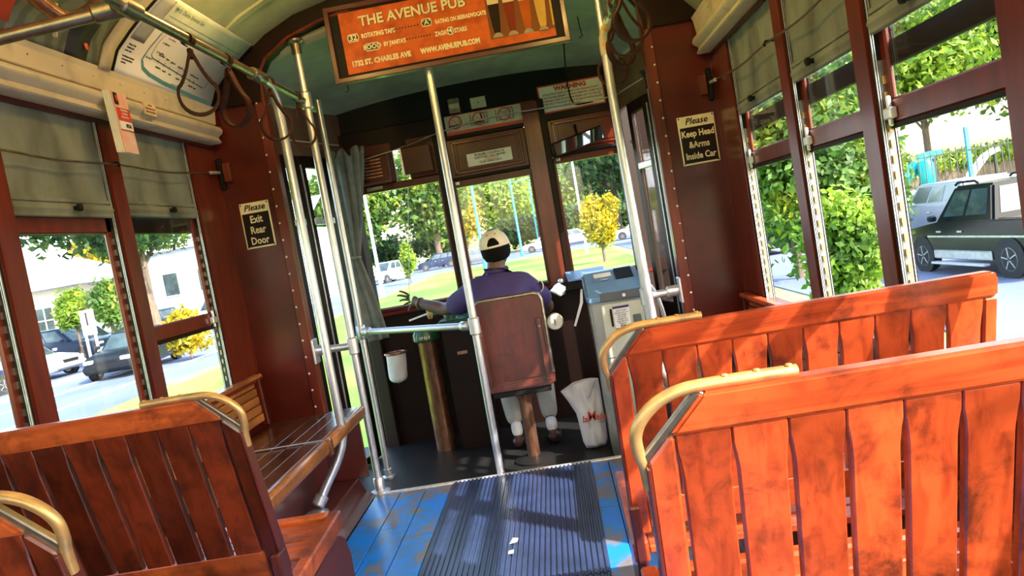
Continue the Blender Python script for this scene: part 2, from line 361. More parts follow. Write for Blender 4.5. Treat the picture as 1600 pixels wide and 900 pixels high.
# maroon riser and cove along the foot of each side bench
for s, nm in ((-1, 'left'), (1, 'right')):
    X = lambda u: CX + s * u
    bb = MB().prism([(X(.725), 2.2, 0), (X(.745), 2.2, .012), (X(.775), 2.2, .03), (X(.80), 2.2, .10), (X(1.19), 2.2, .10), (X(1.19), 2.2, 0)], (0, 1.47, 0)).build('baseboard_' + nm, 'maroon', bevel=.006, smooth=50)
    tag(bb, 'maroon riser box along the floor under the %s side bench' % nm, 'baseboard', kind='structure')
# side walls: lower panel, posts, letterboard, each post a part with its metal sash tracks
WIN = {'left': [(2.82, 3.39), (2.19, 2.72), (1.57, 2.09), (.94, 1.47)], 'right': [(2.73, 3.35), (2.12, 2.63), (1.48, 2.02), (.85, 1.38)]}
for side, XF, s in (('left', XL, -1), ('right', XR, 1)):
    wl = MB()
    wl.box((XF, REAR, .0), (XF + s * .05, YB, .66)); wl.box((XF, REAR, 1.80), (XF + s * .05, YB, 2.06))
    W = tag(wl.build('wall_' + side, 'brown'), '%s side wall of the tram, brown panelling below and above the windows' % side, 'wall', kind='structure')
    B((XF - s * .03, REAR, .66), (XF + s * .05, YB - .02, .69)).build('window_sill', 'brown_l', W, bevel=.006, seg=2)
    ws = WIN[side]
    posts = [(ws[0][1], YB)] + [(ws[k + 1][1], ws[k][0]) for k in range(3)] + [(REAR, ws[3][0])]
    for k, (a, b) in enumerate(posts):
        if b - a > 0.5: a = b - .11
        p = B((XF, a, .69), (XF + s * .045, b, 1.80)).build('window_post', 'brown_l', W, bevel=.008, seg=2)
        B((XF + s * .043, a + .01, .69), (XF + s * .05, b - .01, 1.80)).build('post_core', 'brown_d', p)
        t = MB().box((XF + s * .005, a - .007, .69), (XF + s * .045, a - .0005, 1.80))
        if k < 4:
            t.build('track_channel', 'black', p)
            t = MB()
            for xo in (.007, .0125, .038): t.box((XF + s * xo, a - .012, .69), (XF + s * (xo + .002), a - .006, 1.80))
            t.build('track_strip', 'alu', p)
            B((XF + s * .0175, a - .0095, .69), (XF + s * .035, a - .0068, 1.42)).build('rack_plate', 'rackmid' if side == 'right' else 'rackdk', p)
            t = MB(); z = .72
            while z < 1.40:
                t.box((XF + s * .021, a - .016, z), (XF + s * .029, a - .0094, z + .020)); z += .040
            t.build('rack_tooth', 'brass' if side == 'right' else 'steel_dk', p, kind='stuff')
    yy = ws[3][0] - .74
    while yy > REAR: B((XF, yy, .69), (XF + s * .06, yy + .11, 1.8)).build('window_post', 'brown_l', W, bevel=.008); yy -= .63
    # windows: fixed upper sash and sliding lower sash
    for k, (a, b) in enumerate(ws):
        n = (0 if side == 'left' else 4) + k + 1
        WN = thing('window_%d' % n, '', 'window', (XF + s * .08, (a + b) / 2, .69), kind='structure')
        pos = ['beside the front bulkhead', 'second from the front bulkhead', 'third from the front bulkhead', 'rearmost, fourth from the front bulkhead'][k]
        bot = {('left', 0): .975, ('left', 1): .69, ('left', 2): .69, ('left', 3): .69}.get((side, k), 1.258)
        top = min(bot + .77, 1.79)
        WN['label'] = '%s side tram window %s, sash %s' % (side, pos, 'fully shut' if bot < .7 else ('raised a little' if bot < 1 else 'raised high'))
        x0, x1 = XF + s * .046, XF + s * .060
        f = MB().box((x0, a, 1.400), (x1, b, 1.462)).box((x0, a, 1.462), (x1, a + .03, 1.8)).box((x0, b - .03, 1.462), (x1, b, 1.8)).build('fixed_sash', 'brown_d', WN, bevel=.004)
        B((XF + s * .052, a + .03, 1.462), (XF + s * .055, b - .03, 1.8)).build('pane', 'glass', f)
        x0, x1 = XF + s * .029, XF + s * .043
        f = MB().box((x0, a, bot), (x1, b, bot + .062)).box((x0, a, bot + .06), (x1, a + .038, top)).box((x0, b - .038, bot + .06), (x1, b, top))
        if bot < .7: f.box((x0, a, 1.402), (x1, b, 1.462))
        f = f.build('sliding_sash', 'brown_l', WN, bevel=.005)
        B((XF + s * .034, a + .038, bot + .06), (XF + s * .037, b - .038, top)).build('pane', 'glass', f)
        g = B((x0 - s * .002, a, bot - .012), (x1, b, bot)).build('rubber_seal', 'black', f)
        if bot > .7:
            l = MB().box((XF + s * .010, b - .055, bot + .012), (XF + s * .029, b - .014, bot + .04)).box((XF + s * .015, b - .036, bot - .006), (XF + s * .027, b - .026, bot + .07))
            l.build('sash_latch', 'alu', f, bevel=.003)
    # pull-down shades
    for k, (a, b) in enumerate(ws):
        zb = 1.480 if side == 'right' else (1.455 if k else 1.462)
        if side == 'right' and k == 2: zb = 1.486
        S = thing('window_shade', '', 'window shade', (XF + s * .017, (a + b) / 2, 1.8), group='pull-down window shades')
        S['label'] = 'grimy grey-green cloth shade half drawn on the %s side window %s' % (side, ['beside the front bulkhead', 'second from the front bulkhead', 'third from the front bulkhead', 'fourth from the front bulkhead'][k])
        fy = (lambda u, v, a=a, b=b, zb=zb, k=k: (XF + s * (.017 + .005 * math.sin(9 * u + 3 * v + k) * v * math.sin(3.1 * u) + .002 * math.sin(25 * u + 11 * v)), a + .004 + (b - a - .008) * u, 1.84 + (zb + .02 - 1.84) * v))
        MB().grid(fy, 26, 14).build('shade_cloth', 'shade', S, solid=.002, smooth=180)
        B((XF + s * .010, a + .003, zb + .048), (XF + s * .014, b - .003, zb + .062)).build('stitched_hem', 'shade', S, bevel=.002)
        MB().prism([(XF + s * .008, a + .002, zb), (XF + s * .008, a + .002, zb + .012), (XF + s * .004, a + .002, zb + .026), (XF + s * .008, a + .002, zb + .045), (XF + s * .026, a + .002, zb + .045), (XF + s * .026, a + .002, zb)], (0, b - a - .004, 0)).build('bottom_bar', 'cream' if False else 'shade', S, bevel=.003)
        yk = (a + b) / 2 + .03
        kb = MB().lathe([(.008, 0), (.008, .012), (.013, .016), (.013, .026), (.005, .03)], (XF + s * .008, yk, zb + .028), 10, Matrix.Rotation(rad(-90 * s), 3, 'Y')).build('pull_knob', 'black', S, smooth=40)
# curved ceiling of the saloon, open only at the far rear
CP = [(1.20, 1.98), (1.12, 2.07), (.985, 2.185), (.84, 2.28), (.69, 2.345), (.50, 2.385), (.25, 2.41), (0, 2.42)]
CP = [(CX - u, z) for u, z in CP] + [(CX + u, z) for u, z in CP[-2::-1]]
cm = MB()
pr = [(x, REAR, z) for x, z in CP] + [(x, REAR, z + .05) for x, z in CP[::-1]]
ce = tag(MB().prism(pr, (0, YB - REAR, 0)).build('ceiling', 'ceil', smooth=30), 'pale arched saloon ceiling of the tram', 'ceiling', kind='structure')
for yb in (.9, 2.15, 3.36):
    m = MB(); n = len(CP)
    for dy, dz in ((-.022, .010), (.022, .010), (.022, -.005), (-.022, -.005)): m.v += [(CX + (x - CX) * (1 - dz * .6), yb + dy, z - dz) for x, z in CP]
    for k in range(4):
        for i in range(n - 1): m.f.append((k * n + i, k * n + i + 1, ((k + 1) % 4) * n + i + 1, ((k + 1) % 4) * n + i))
    m.build('ceiling_batten', 'ceil', ce, smooth=30)
# letterboard ledges: cream enamel sheet with a rolled lower edge
for s, nm in ((-1, 'left'), (1, 'right')):
    X = lambda u: CX + s * u
    y0, L = REAR, YB - .03 - REAR
    pn = thing('trim_%d' % (2 if s < 0 else 3), 'stained cream enamel letterboard above the %s side windows' % nm, 'trim', (X(1.16), 2, 1.88), kind='structure')
    MB().prism([(X(1.197), y0, 1.905), (X(1.150), y0, 1.905), (X(1.143), y0, 1.965), (X(1.135), y0, 1.985), (X(1.197), y0, 1.99)], (0, L, 0)).build('upper_strip', 'cream', pn, bevel=.003)
    MB().prism([(X(1.197), y0, 1.815), (X(1.145), y0, 1.815), (X(1.138), y0, 1.823), (X(1.146), y0, 1.833), (X(1.150), y0, 1.845), (X(1.128), y0, 1.862), (X(1.124), y0, 1.875), (X(1.132), y0, 1.890), (X(1.155), y0, 1.900), (X(1.197), y0, 1.900)], (0, L, 0)).build('rolled_moulding', 'cream', pn, smooth=50)
    sc = MB()
    for k in range(14): sc.ball((X(1.146), 1.3 + k * .17, 1.945), (.004, .004, .004), 6)
    sc.build('screw_head', 'steel_dk', pn, kind='stuff')
# bulkheads either side of the step, with riveted edging
for s, nm in ((-1, 'left'), (1, 'right')):
    X = lambda u: CX + s * u
    bk = tag(B((X(.915), YB, -.0), (X(1.22), YB + .05, 2.25)).build('wall_bulkhead_' + nm, 'brown'), 'brown painted bulkhead panel on the %s of the step' % nm, 'wall', kind='structure')
    B((X(.905), YB - .008, 0), (X(.955), YB + .056, 2.2)).build('edge_strip', 'brown_l', bk, bevel=.003)
    B((X(1.196), YB - .006, .69), (X(1.204), YB + .0, 2.0)).build('seam_bead', 'brown_l', bk)
    rv = MB(); z = .15
    while z < 2.1: rv.ball((X(.945), YB - .009, z), (.006, .004, .006), 8); z += .083
    rv.build('rivet', 'alu', bk, kind='stuff', smooth=60)
    B((X(.945), YB - .05, 1.64), (X(.97), YB, 1.72)) if False else None
    B((X(1.130), YB - .03, 1.63), (X(1.165), YB, 1.725)).build('wood_block', 'brown_l', bk, bevel=.004)
    MB().box((X(1.168), YB - .022, 1.60), (X(1.192), YB, 1.75)).build('cable_clamp', 'black', bk, bevel=.004)
# header arch between saloon and vestibule
lo = [(.92, 1.98), (.905, 2.10), (.86, 2.17), (.737, 2.245), (.57, 2.295), (.27, 2.335), (0, 2.345)]
lo = [(CX - u, z) for u, z in lo] + [(CX + u, z) for u, z in lo[-2::-1]]
hi = [(1.2, 1.98), (1.15, 2.12), (1.0, 2.24), (.84, 2.34), (.57, 2.44), (.27, 2.48), (0, 2.5)]
hi = [(CX - u, z) for u, z in hi] + [(CX + u, z) for u, z in hi[-2::-1]]
ah = MB(); n = len(lo)
vs = [(x, YB - .02, z) for x, z in lo] + [(x, YB - .02, z) for x, z in hi] + [(x, YB + .06, z) for x, z in lo] + [(x, YB + .06, z) for x, z in hi]
fs = []
for i in range(n - 1):
    fs += [(i, i + 1, n + i + 1, n + i), (2 * n + i + 1, 2 * n + i, 3 * n + i, 3 * n + i + 1), (i + 1, i, 2 * n + i, 2 * n + i + 1)]
ah.add(vs, fs)
tag(ah.build('trim_4', 'brown_d', smooth=30), 'dark brown arched header between saloon and driver platform', 'trim', kind='structure')
MB().tube([(x, YB - .024, z) for x, z in lo[1:-1]], .008, 6).build('arch_bead', 'brown_l', bpy.data.objects['trim_4'])
# vestibule ceiling
def vc(u, v):
    x = CX + (u - .5) * 2.3; y = YB + .05 + v * 1.27
    a = max(0, 1 - ((x - CX) / 1.15) ** 2); return (x, y, 2.02 + .30 * a ** .6 * (1 - .62 * v ** 1.6))
tag(MB().grid(vc, 24, 14).build('ceiling', 'vest_ceil', solid=.03, smooth=180), 'grey domed ceiling over the driver platform', 'ceiling', kind='structure')
B((-1.72, YB + .02, 2.36), (1.05, 5.0, 2.42)).build('roof', 'black'); tag(bpy.data.objects['roof'], 'outer roof skin above the driver platform', 'roof', kind='structure')
for k, (px, py, pz) in enumerate([(-.98, 4.3, 2.24), (.33, 4.15, 2.26)]):
    h = MB().lathe([(.014, 0), (.014, .008), (.003, .012)], (px, py, pz), 10).tube([(px, py, pz), (px + .004, py, pz - .06), (px + .012, py, pz - .15), (px - .006, py, pz - .155)], .0028, 6)
    tag(h.build('ceiling_hook', 'black', at=(px, py, pz), smooth=40), 'thin black wire hook hanging from the platform ceiling, %s of the pub advertisement' % ('left' if k == 0 else 'right'), 'hook')

# ---------------------------------------------------------------- front wall with three windows
FY = 4.9
FW = tag(B((-1.30, FY, -.16), (.70, FY + .09, .775)).build('wall_front', 'brown_d'), 'dark brown dash panel under the front windows', 'wall', kind='structure')
B((-1.22, FY - .04, .765), (.68, FY + .06, .79)).build('window_sill', 'brown', FW, bevel=.006)
for a, b, nm in ((-1.27, -1.195, 'brown_d'), (-.625, -.553, 'brown_d'), (-.048, .055, 'brown_l'), (.055, .095, 'brown_d'), (.625, .70, 'brown_d')):
    B((a, FY - .045, .76), (b, FY + .06, 1.95)).build('window_post', nm, FW, bevel=.008, seg=2)
B((-1.30, FY + .0, 1.86), (.72, FY + .09, 2.4)).build('upper_panel', 'black', FW)
B((-1.26, FY - .012, 1.80), (.70, FY, 1.955)).build('letter_board', 'brown_d', FW, bevel=.004)
for k, (a, b, zt, zh) in enumerate([(-1.195, -.625, 1.560, 1.86), (-.553, -.048, 1.498, 1.80), (.095, .625, 1.535, 1.81)]):
    n = 9 + k; lb = ['left hand front window of the tram, beside the curtain', 'middle front window of the tram, ahead of the driver', 'right hand front window of the tram, above the fare box'][k]
    WN = thing('window_%d' % n, lb, 'window', ((a + b) / 2, FY, .79), kind='structure')
    f = MB().box((a, FY - .01, .79), (b, FY + .03, .815)).box((a, FY - .01, zt), (b, FY + .03, zt + .045)).box((a, FY - .01, .815), (a + .018, FY + .03, zt)).box((b - .018, FY - .01, .815), (b, FY + .03, zt))
    f = f.build('sash_frame', 'brown', WN, bevel=.005)
    B((a + .016, FY + .008, .813), (b - .016, FY + .012, zt + .002)).build('pane', 'glass', f)
    if k == 0:
        # the header above the left window is open to the sky between the fan box and a wooden box
        B((a, FY - .02, zt + .045), (-.90, FY + .03, 1.86)).build('header_board', 'brown', WN, bevel=.006)
        B((-.81, FY - .02, zt + .045), (b, FY + .03, 1.86)).build('header_board', 'brown', WN, bevel=.006)
        B((-.90, FY + .008, zt + .045), (-.81, FY + .012, 1.86)).build('pane', 'glass', WN)
    else:
        hb = B((a, FY - .02, zt + .045), (b, FY + .03, zh)).build('header_board', 'brown', WN, bevel=.006)
        B((a, FY - .035, zt + .045), (b, FY - .02, zt + .062)).build('drip_rail', 'black', hb)
        MB().box((a + .03, FY - .028, zt + .08), (b - .03, FY - .02, zt + .095)).box((a + .03, FY - .028, zh - .035), (b - .03, FY - .02, zh - .02)).box((a + .03, FY - .028, zt + .08), (a + .045, FY - .02, zh - .02)).box((b - .045, FY - .028, zt + .08), (b - .03, FY - .02, zh - .02)).build('panel_bead', 'brown_l', hb, bevel=.004)
        MB().box((a + .06, FY - .024, zt + .1), (b - .06, FY - .02, zh - .04)).build('raised_panel', 'brown', hb, bevel=.003)
    cl = MB().box((a + .02 if k else a + .1, FY - .05, zt + .012), (a + .045 if k else a + .2, FY - .012, zt + .035)); cl.build('window_catch', 'steel_dk', f, bevel=.003)
# folding doors either side of the platform
for s, nm in ((-1, 'left'), (1, 'right')):
    A = vec((CX + s * 1.197, 3.76, 0)); E = vec((CX + s * .90, 4.86, 0)); D = (E - A).normalized(); N = Vector((D.y, -D.x, 0)); LEN = (E - A).length
    d = thing('door_%d' % (1 if s < 0 else 2), 'narrow folding platform door with tall glass panels on the %s side' % nm, 'door', (A + E) / 2 + Vector((0, 0, -.08)), kind='structure')
    def slab(t0, t1, z0, z1, th): 
        p = A + D * t0; q = A + D * t1; m = MB(); m.prism([p - N * th / 2 + Vector((0, 0, z0)), p + N * th / 2 + Vector((0, 0, z0)), q + N * th / 2 + Vector((0, 0, z0)), q - N * th / 2 + Vector((0, 0, z0))], (0, 0, z1 - z0)); return m
    def join(*ms):
        r = MB()
        for m in ms: r.add(m.v, m.f)
        return r
    leaves = [(0.0, .06, .33, .41), (.41, .50, .59, .64), (.64, .70, .90, .96)] if s < 0 else [(0.0, .06, .33, .41), (.41, .50, .64, .70), (.70, .78, .96, 1.02)]
    for (a, g0, g1, b) in leaves:
        lf = join(slab(a, g0, -.07, 1.80, .035), slab(g1, b, -.07, 1.80, .035), slab(g0, g1, 1.735, 1.80, .035), slab(g0, g1, 1.405, 1.435, .035), slab(g0, g1, -.07, -.03 if s < 0 else .60, .035)).build('door_leaf', 'brown_d', d, bevel=.004)
        slab(g0, g1, 1.435, 1.735, .004).build('pane', 'glass', lf); slab(g0, g1, -.03 if s < 0 else .60, 1.405, .004).build('pane', 'glass', lf)
        slab(a + .004, a + .014, -.05, 1.75, .045).build('edge_bead', 'alu', lf)
        slab(g0 - .012, g1 + .012, 1.40, 1.438, .042).build('cross_rail', 'alu', lf, bevel=.004)
    hd = slab(-.0, LEN + .06, 1.80, 2.08, .03).build('header_plank', 'plank', d, bevel=.004)
    slab(.0, LEN + .03, 1.885, 1.892, .034).build('header_bead', 'cream', d)
    slab(LEN, LEN + .09, -.1, 1.85, .09).build('corner_post', 'brown_d', d, bevel=.006)

# ================================================================ SEATS
TT = math.tan(rad(14.5)); ZT = .915
SLAT = {}
def seat(s, Y, label, wv, wh, group='wooden double seats along the aisle'):
    x0 = CX + s * .408; W = .785
    yof = lambda z, d=0: Y + (ZT - z) * TT + d
    P = lambda u, z, d=0: (x0 + s * u, yof(z, d), z)
    S = thing('tram_seat', label, 'seat', (x0 + s * W / 2, Y + .33, 0), group)
    th = .024
    def slab(poly, name, mat, d=0, t=th, bev=.003, **k): return MB().prism([P(u, z, d) for u, z in poly], (0, t, 0)).build(name, mat, S, bevel=bev, **k)
    slab([(.078, .915), (.775, .915), (.785, .905), (.785, .862), (.031, .862)], 'top_rail', wh, d=-.004, t=.034, bev=.005, seg=2)
    slab([(0, .828), (.0295, .861), (.037, .861), (.037, .44), (0, .44)], 'back_post', wv, d=-.003, t=.032, bev=.004)
    slab([(.757, .861), (.785, .861), (.785, .44), (.757, .44)], 'back_post', wv, d=-.003, t=.032, bev=.004)
    pitch = .072
    for k in range(10):
        u = .038 + k * pitch; at = P(u + pitch / 2, .68)
        key = (wv, s)
        if key not in SLAT:
            w = pitch / 2
            poly = [(-w + .0006, .862), (w - .0006, .862), (w - .0006, .838), (w - .0028, .825), (w - .0052, .80), (w - .0052, .52), (-w + .0052, .52), (-w + .0052, .80), (-w + .0028, .825), (-w + .0006, .838)]
            c = u + pitch / 2
            SLAT[key] = MB().prism([P(c + a, z) for a, z in poly], (0, .018, 0)).build('back_slat', wv, S, at=at, bevel=.002)
        else: share('back_slat', SLAT[key], S, at)
    slab([(.037, .525), (.757, .525), (.757, .455), (.037, .455)], 'bottom_rail', wh, d=-.002, t=.03)
    # rounded grab handle at the aisle corner
    hp = [P(.20, .9215), P(.15, .9225), P(.085, .9225), P(.055, .921), P(.030, .913), P(.012, .901), P(-.002, .886), P(-.010, .870), P(-.011, .856), P(-.009, .838), P(-.004, .824), P(-.002, .79)]
    hp = [vec(p) + Vector((0, .012, 0)) for p in hp]
    # smooth the path
    for _ in range(2):
        q = [hp[0]]
        for a, b in zip(hp[:-1], hp[1:]): q += [a * .75 + b * .25, a * .25 + b * .75]
        hp = q + [hp[-1]]
    MB().tube(hp, .0085, 10, flat=1.1).build('grab_handle', 'brass', S, smooth=60)
    MB().bar(P(.080, .916, .012), P(-.003, .826, .012), .014, .018, (0, 1, 0)).build('corner_brace', 'steel_dk', S, bevel=.002)
    MB().bar(P(-.001, .826, .012), P(-.001, .46, .012), .036, .005, (0, 1, 0)).build('edge_plate', 'maroon', S, bevel=.001)
    sc = MB()
    for u in (.19, .15, .11): sc.ball(P(u, .9305, .012), (.005, .005, .0025), 8)
    sc.build('handle_screw', 'brass', S, kind='stuff')
    # seat pan: frame with slats between, tipped slightly up to the front
    ys, ye = Y + .115, Y + .545; zr, zf = .425, .452
    zz = lambda y: zr + (zf - zr) * (y - ys) / (ye - ys)
    q = lambda u, y, dz=0: (x0 + s * u, y, zz(y) + dz)
    MB().prism([q(-.01, ys), q(-.01, ye), q(-.01, ye, -.05), q(-.01, ys, -.05)], (s * .035, 0, 0)).build('pan_end_rail', wh, S, bevel=.005)
    MB().prism([q(.755, ys), q(.755, ye), q(.755, ye, -.05), q(.755, ys, -.05)], (s * .03, 0, 0)).build('pan_end_rail', wh, S, bevel=.005)
    MB().prism([q(.025, ye - .035), q(.025, ye), q(.025, ye, -.05), q(.025, ye - .035, -.05)], (s * .73, 0, 0)).build('pan_front_rail', wh, S, bevel=.006)
    for k in range(7):
        ya = ys + .002 + k * .0560; yb = ya + .051
        MB().prism([q(.026, ya, -.012), q(.026, yb, -.012), q(.026, yb, -.030), q(.026, ya, -.030)], (s * .728, 0, 0)).build('pan_slat', wh, S, bevel=.003)
    # cast side frames
    for u, w_ in ((.0, .02), (.74, .02)):
        side = [(ys + .02, 0), (ye + .02, 0), (ye + .045, .05), (ye + .05, .30), (ye + .02, .365), (ye - .03, .385), (ys + .02, .375)]
        MB().prism([(x0 + s * u, y, z) for y, z in side], (s * w_, 0, 0)).build('side_panel', 'maroon', S, bevel=.007, seg=2)
    MB().prism([(x0 + s * -.006, y, z) for y, z in ((Y + .075, .52), (Y + .125, .52), (Y + .15, .38), (Y + .20, .33), (Y + .14, .33), (Y + .09, .39))], (s * .022, 0, 0)).build('pivot_bracket', 'maroon', S, bevel=.004)
    MB().bar((x0 + s * .02, Y + .33, .36), (x0 + s * .76, Y + .33, .36), .03, .03, (0, 1, 0)).build('cross_bar', 'black', S)
    return S
seat(1, .955, 'nearest wooden slatted seat back on the right, large in the corner, brass handle', 'seat_v', 'seat_h')
seat(1, 1.56, 'second wooden slatted seat on the right, its back dark-stained towards the windows', 'seat_v', 'seat_h')
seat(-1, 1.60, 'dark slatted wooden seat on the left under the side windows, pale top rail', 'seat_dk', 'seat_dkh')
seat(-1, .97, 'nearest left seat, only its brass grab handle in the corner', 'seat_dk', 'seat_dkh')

# side benches by the bulkheads
def bench(s, label):
    X = lambda u: CX + s * u
    Bn = thing('side_bench', label, 'bench', (X(.95), 3.0, 0), 'side benches by the bulkheads')
    secs = [(2.36, 3.045), (3.055, 3.66)]
    for a, b in secs:
        m = MB().prism([(X(.715), a, .39), (X(.702), a, .405), (X(.700), a, .44), (X(.710), a, .452), (X(.735), a, .452), (X(.735), a, .39)], (0, b - a, 0))
        m.build('front_rail', 'bench_edge', Bn, bevel=.004, smooth=50)
        for k in range(6):
            u = .737 + k * .071
            B((X(u), a, .425), (X(u + .069), b, .450 - .002 * k)).build('seat_board', 'bench', Bn, bevel=.0025)
    c = MB().prism([(X(.69), 3.035, .385), (X(.69), 3.035, .455), (X(.70), 3.035, .462), (X(.72), 3.035, .456), (X(.72), 3.035, .385)], (0, .03, 0)).build('joint_cap', 'copper', Bn, bevel=.005)
    B((X(.72), 3.044, .4515), (X(1.16), 3.056, .4535)).build('joint_strip', 'alu', Bn)
    for k in range(5):
        z = .475 + k * .041
        B((X(1.165 + .004 * k), 2.36, z), (X(1.19), 3.57, z + .038)).build('back_board', 'bench_edge' if s < 0 else 'seat_dkh', Bn, bevel=.003)
    MB().prism([(X(1.15), 3.575, .45), (X(1.16), 3.575, .69), (X(1.19), 3.575, .69), (X(1.19), 3.575, .45)], (0, .025, 0)).build('back_end', 'brown', Bn, bevel=.004)
    B((X(1.15), 2.36, .68), (X(1.19), 3.6, .70)).build('back_cap_rail', 'bench_edge' if s < 0 else 'seat_h', Bn, bevel=.005)
    B((X(.93), 2.36, .10), (X(.95), 3.655, .42)).build('skirt_panel', 'maroon', Bn)
    B((X(.74), 3.645, .10), (X(1.18), 3.665, .42)).build('end_panel', 'maroon', Bn, bevel=.003)
    return Bn
bench(-1, 'long wooden side bench on the left below the rear door sign, orange front edge')
bench(1, 'long wooden side bench on the right behind the slatted seats, only its top showing')

# ================================================================ GRAB RAILS AND POLES
def smoothp(p, n=2):
    p = [vec(x) for x in p]
    for _ in range(n):
        q = [p[0]]
        for a, b in zip(p[:-1], p[1:]): q += [a * .75 + b * .25, a * .25 + b * .75]
        p = q + [p[-1]]
    return p
def clamp(mb, p, axis, r=.027, l=.06):
    m = vec(axis).to_track_quat('Z', 'Y').to_matrix()
    return mb.lathe([(r * .8, -l / 2), (r, -l / 2 + .006), (r, l / 2 - .006), (r * .8, l / 2)], p, 12, m)
for s, nm in ((-1, 'left'), (1, 'right')):
    X = lambda u: CX + s * u; r = .72
    T = thing('overhead_rail', 'overhead steel grab rail along the %s of the aisle with leather straps hanging' % nm, 'rail', (X(r), 2.5, 1.95), 'overhead grab rails')
    MB().tube([(X(r), -2.6, 1.955), (X(r), 2.1, 1.955), (X(r), YB + .01, 1.95)], .0165, 12).build('rail_tube', 'steel_dk', T, smooth=60)
    MB().tube([(X(r + .01), 2.14, 1.955), (X(1.03), 2.03, 1.90), (X(1.10), 2.0, 1.885)], .019, 12).build('wall_arm', 'steel_dk', T, smooth=60)
    f = MB(); clamp(f, (X(r), 2.14, 1.955), (0, 1, 0), .028, .10); clamp(f, (X(r + .045), 2.125, 1.95), (s, -.3, -.15), .027, .09); f.build('rail_elbow', 'steel_dk', T, smooth=40)
    f = MB(); clamp(f, (X(1.07), 2.01, 1.893), (s, -.3, -.15), .03, .08); f.lathe([(.045, 0), (.045, .02), (.03, .03)], (X(1.14), 1.99, 1.885), 12, Matrix.Rotation(rad(-90 * s), 3, 'Y')); f.build('wall_flange', 'steel_dk', T, smooth=40)
    # curved hand pole branching off the rail, down to the bench foot
    C_ = thing('curved_hand_pole', 'bent steel hand pole by the %s bench%s' % (nm, '' if s < 0 else ', yellow tape scraps at its top'), 'pole', (X(r), 3.3, 0), 'bent hand poles by the benches')
    rc = .006 if s < 0 else -.030; sq = .712 if s < 0 else .735
    pth = [(X(r), 3.12, 1.95), (X(r), 3.22, 1.945), (X(r + rc), 3.29, 1.90), (X(r + rc), 3.31, 1.82), (X(r + rc), 3.31, 1.6), (X(r + rc * .6), 3.31, .9), (X(r + rc * .3), 3.31, .50), (X(r), 3.31, .40), (X(r + .03), 3.29, .31), (X(r + .10), 3.24, .20), (X(r + .135), 3.2, .135)]
    MB().tube(smoothp(pth), .0195, 14).build('pole_tube', 'steel', C_, smooth=60)
    f = MB(); clamp(f, (X(r), 3.10, 1.952), (0, 1, 0), .026, .12); f.build('rail_clamp', 'steel_dk', C_, smooth=40)
    f = MB(); clamp(f, (X(r + .125), 3.215, .155), (s * .4, -.3, -.6), .03, .05); f.lathe([(.05, 0), (.05, .012), (.03, .02)], (X(r + .14), 3.19, .10), 14); f.build('foot_flange', 'steel', C_, smooth=40)
    if s > 0:
        tp = smoothp(pth)[6:14]; MB().tube([p + Vector((-.0012, -.0008, 0)) for p in tp], .0200, 14).build('peeling_tape', 'tape', C_, smooth=60, label='scraps of ochre yellow tape on the bend')
    # straight stanchion at the floor edge
    st = thing('stanchion', 'straight steel stanchion at the %s floor edge, rising to the arched header' % nm, 'pole', (X(sq), YB + .02, 0), 'straight stanchions at the floor edge')
    MB().tube([(X(sq), YB + .02, .0), (X(sq), YB + .02, 2.24)], .0185, 14).build('pole_tube', 'steel', st, smooth=60)
    MB().lathe([(.05, 0), (.05, .006), (.026, .012), (.026, .07), (.022, .075)], (X(sq), YB + .02, 0), 16).build('floor_flange', 'steel', st, smooth=40)
    MB().lathe([(.024, 0), (.024, .05), (.04, .06), (.04, .07)], (X(sq), YB + .02, 2.17), 14).build('top_flange', 'steel_dk', st, smooth=40)
    f = MB(); clamp(f, (X(sq), YB + .02, 1.95), (0, 0, 1), .028, .08); f.build('rail_tee', 'steel', st, smooth=40)
    f = MB(); clamp(f, (X(sq), YB + .02, .745), (0, 0, 1), .027, .085); f.build('arm_tee', 'steel', st, smooth=40)
    MB().tube([(X(sq), YB + .02, .745), (X(.90), YB + .02, .75)], .0185, 12).build('side_arm', 'steel', st, smooth=60)
    g = MB().box((X(.895), YB - .02, .69), (X(.905), YB + .055, .81)); clamp(g, (X(.87), YB + .02, .75), (1, 0, 0), .027, .07); g.build('wall_bracket', 'steel', st, bevel=.002)
# middle pole under the advertisement, joined by a level rail to the pole by the left door
mp = thing('middle_pole', 'steel pole in the middle of the step, below the pub advertisement', 'pole', (-.437, YB + .02, 0))
MB().tube([(-.437, YB + .02, 0), (-.437, YB + .02, 2.33)], .019, 14).build('pole_tube', 'steel', mp, smooth=60)
f = MB(); clamp(f, (-.437, YB + .02, .742), (0, 0, 1), .028, .085); f.build('arm_tee', 'steel', mp, smooth=40)
dp = thing('door_pole', 'thin steel pole on the driver platform just inside the left door', 'pole', (-1.125, 4.2, -.08))
MB().tube([(-1.125, 4.2, -.08), (-1.125, 4.2, 2.05)], .017, 12).build('pole_tube', 'steel', dp, smooth=60)
MB().lathe([(.04, 0), (.04, .008), (.022, .014), (.022, .05)], (-1.125, 4.2, -.08), 14).build('floor_flange', 'steel', dp, smooth=40)
gr = thing('gate_rail', 'level steel rail from the middle pole across to the left door pole', 'rail', (-.8, 3.95, .75))
MB().tube([(-1.11, 4.19, .758), (-.46, YB + .035, .744)], .0175, 12).build('rail_tube', 'steel', gr, smooth=60)
f = MB(); clamp(f, (-.49, YB + .058, .745), (.65, -.5, 0), .024, .05); f.build('end_collar', 'steel', gr, smooth=40)
f = MB(); clamp(f, (-1.09, 4.175, .757), (.65, -.5, 0), .024, .06); clamp(f, (-1.125, 4.2, .757), (0, 0, 1), .026, .08); f.build('end_collar', 'steel', gr, smooth=40)
rp = thing('door_pole', 'thin steel pole beside the right door glass, black bracket on top', 'pole', (.615, 3.95, .0))
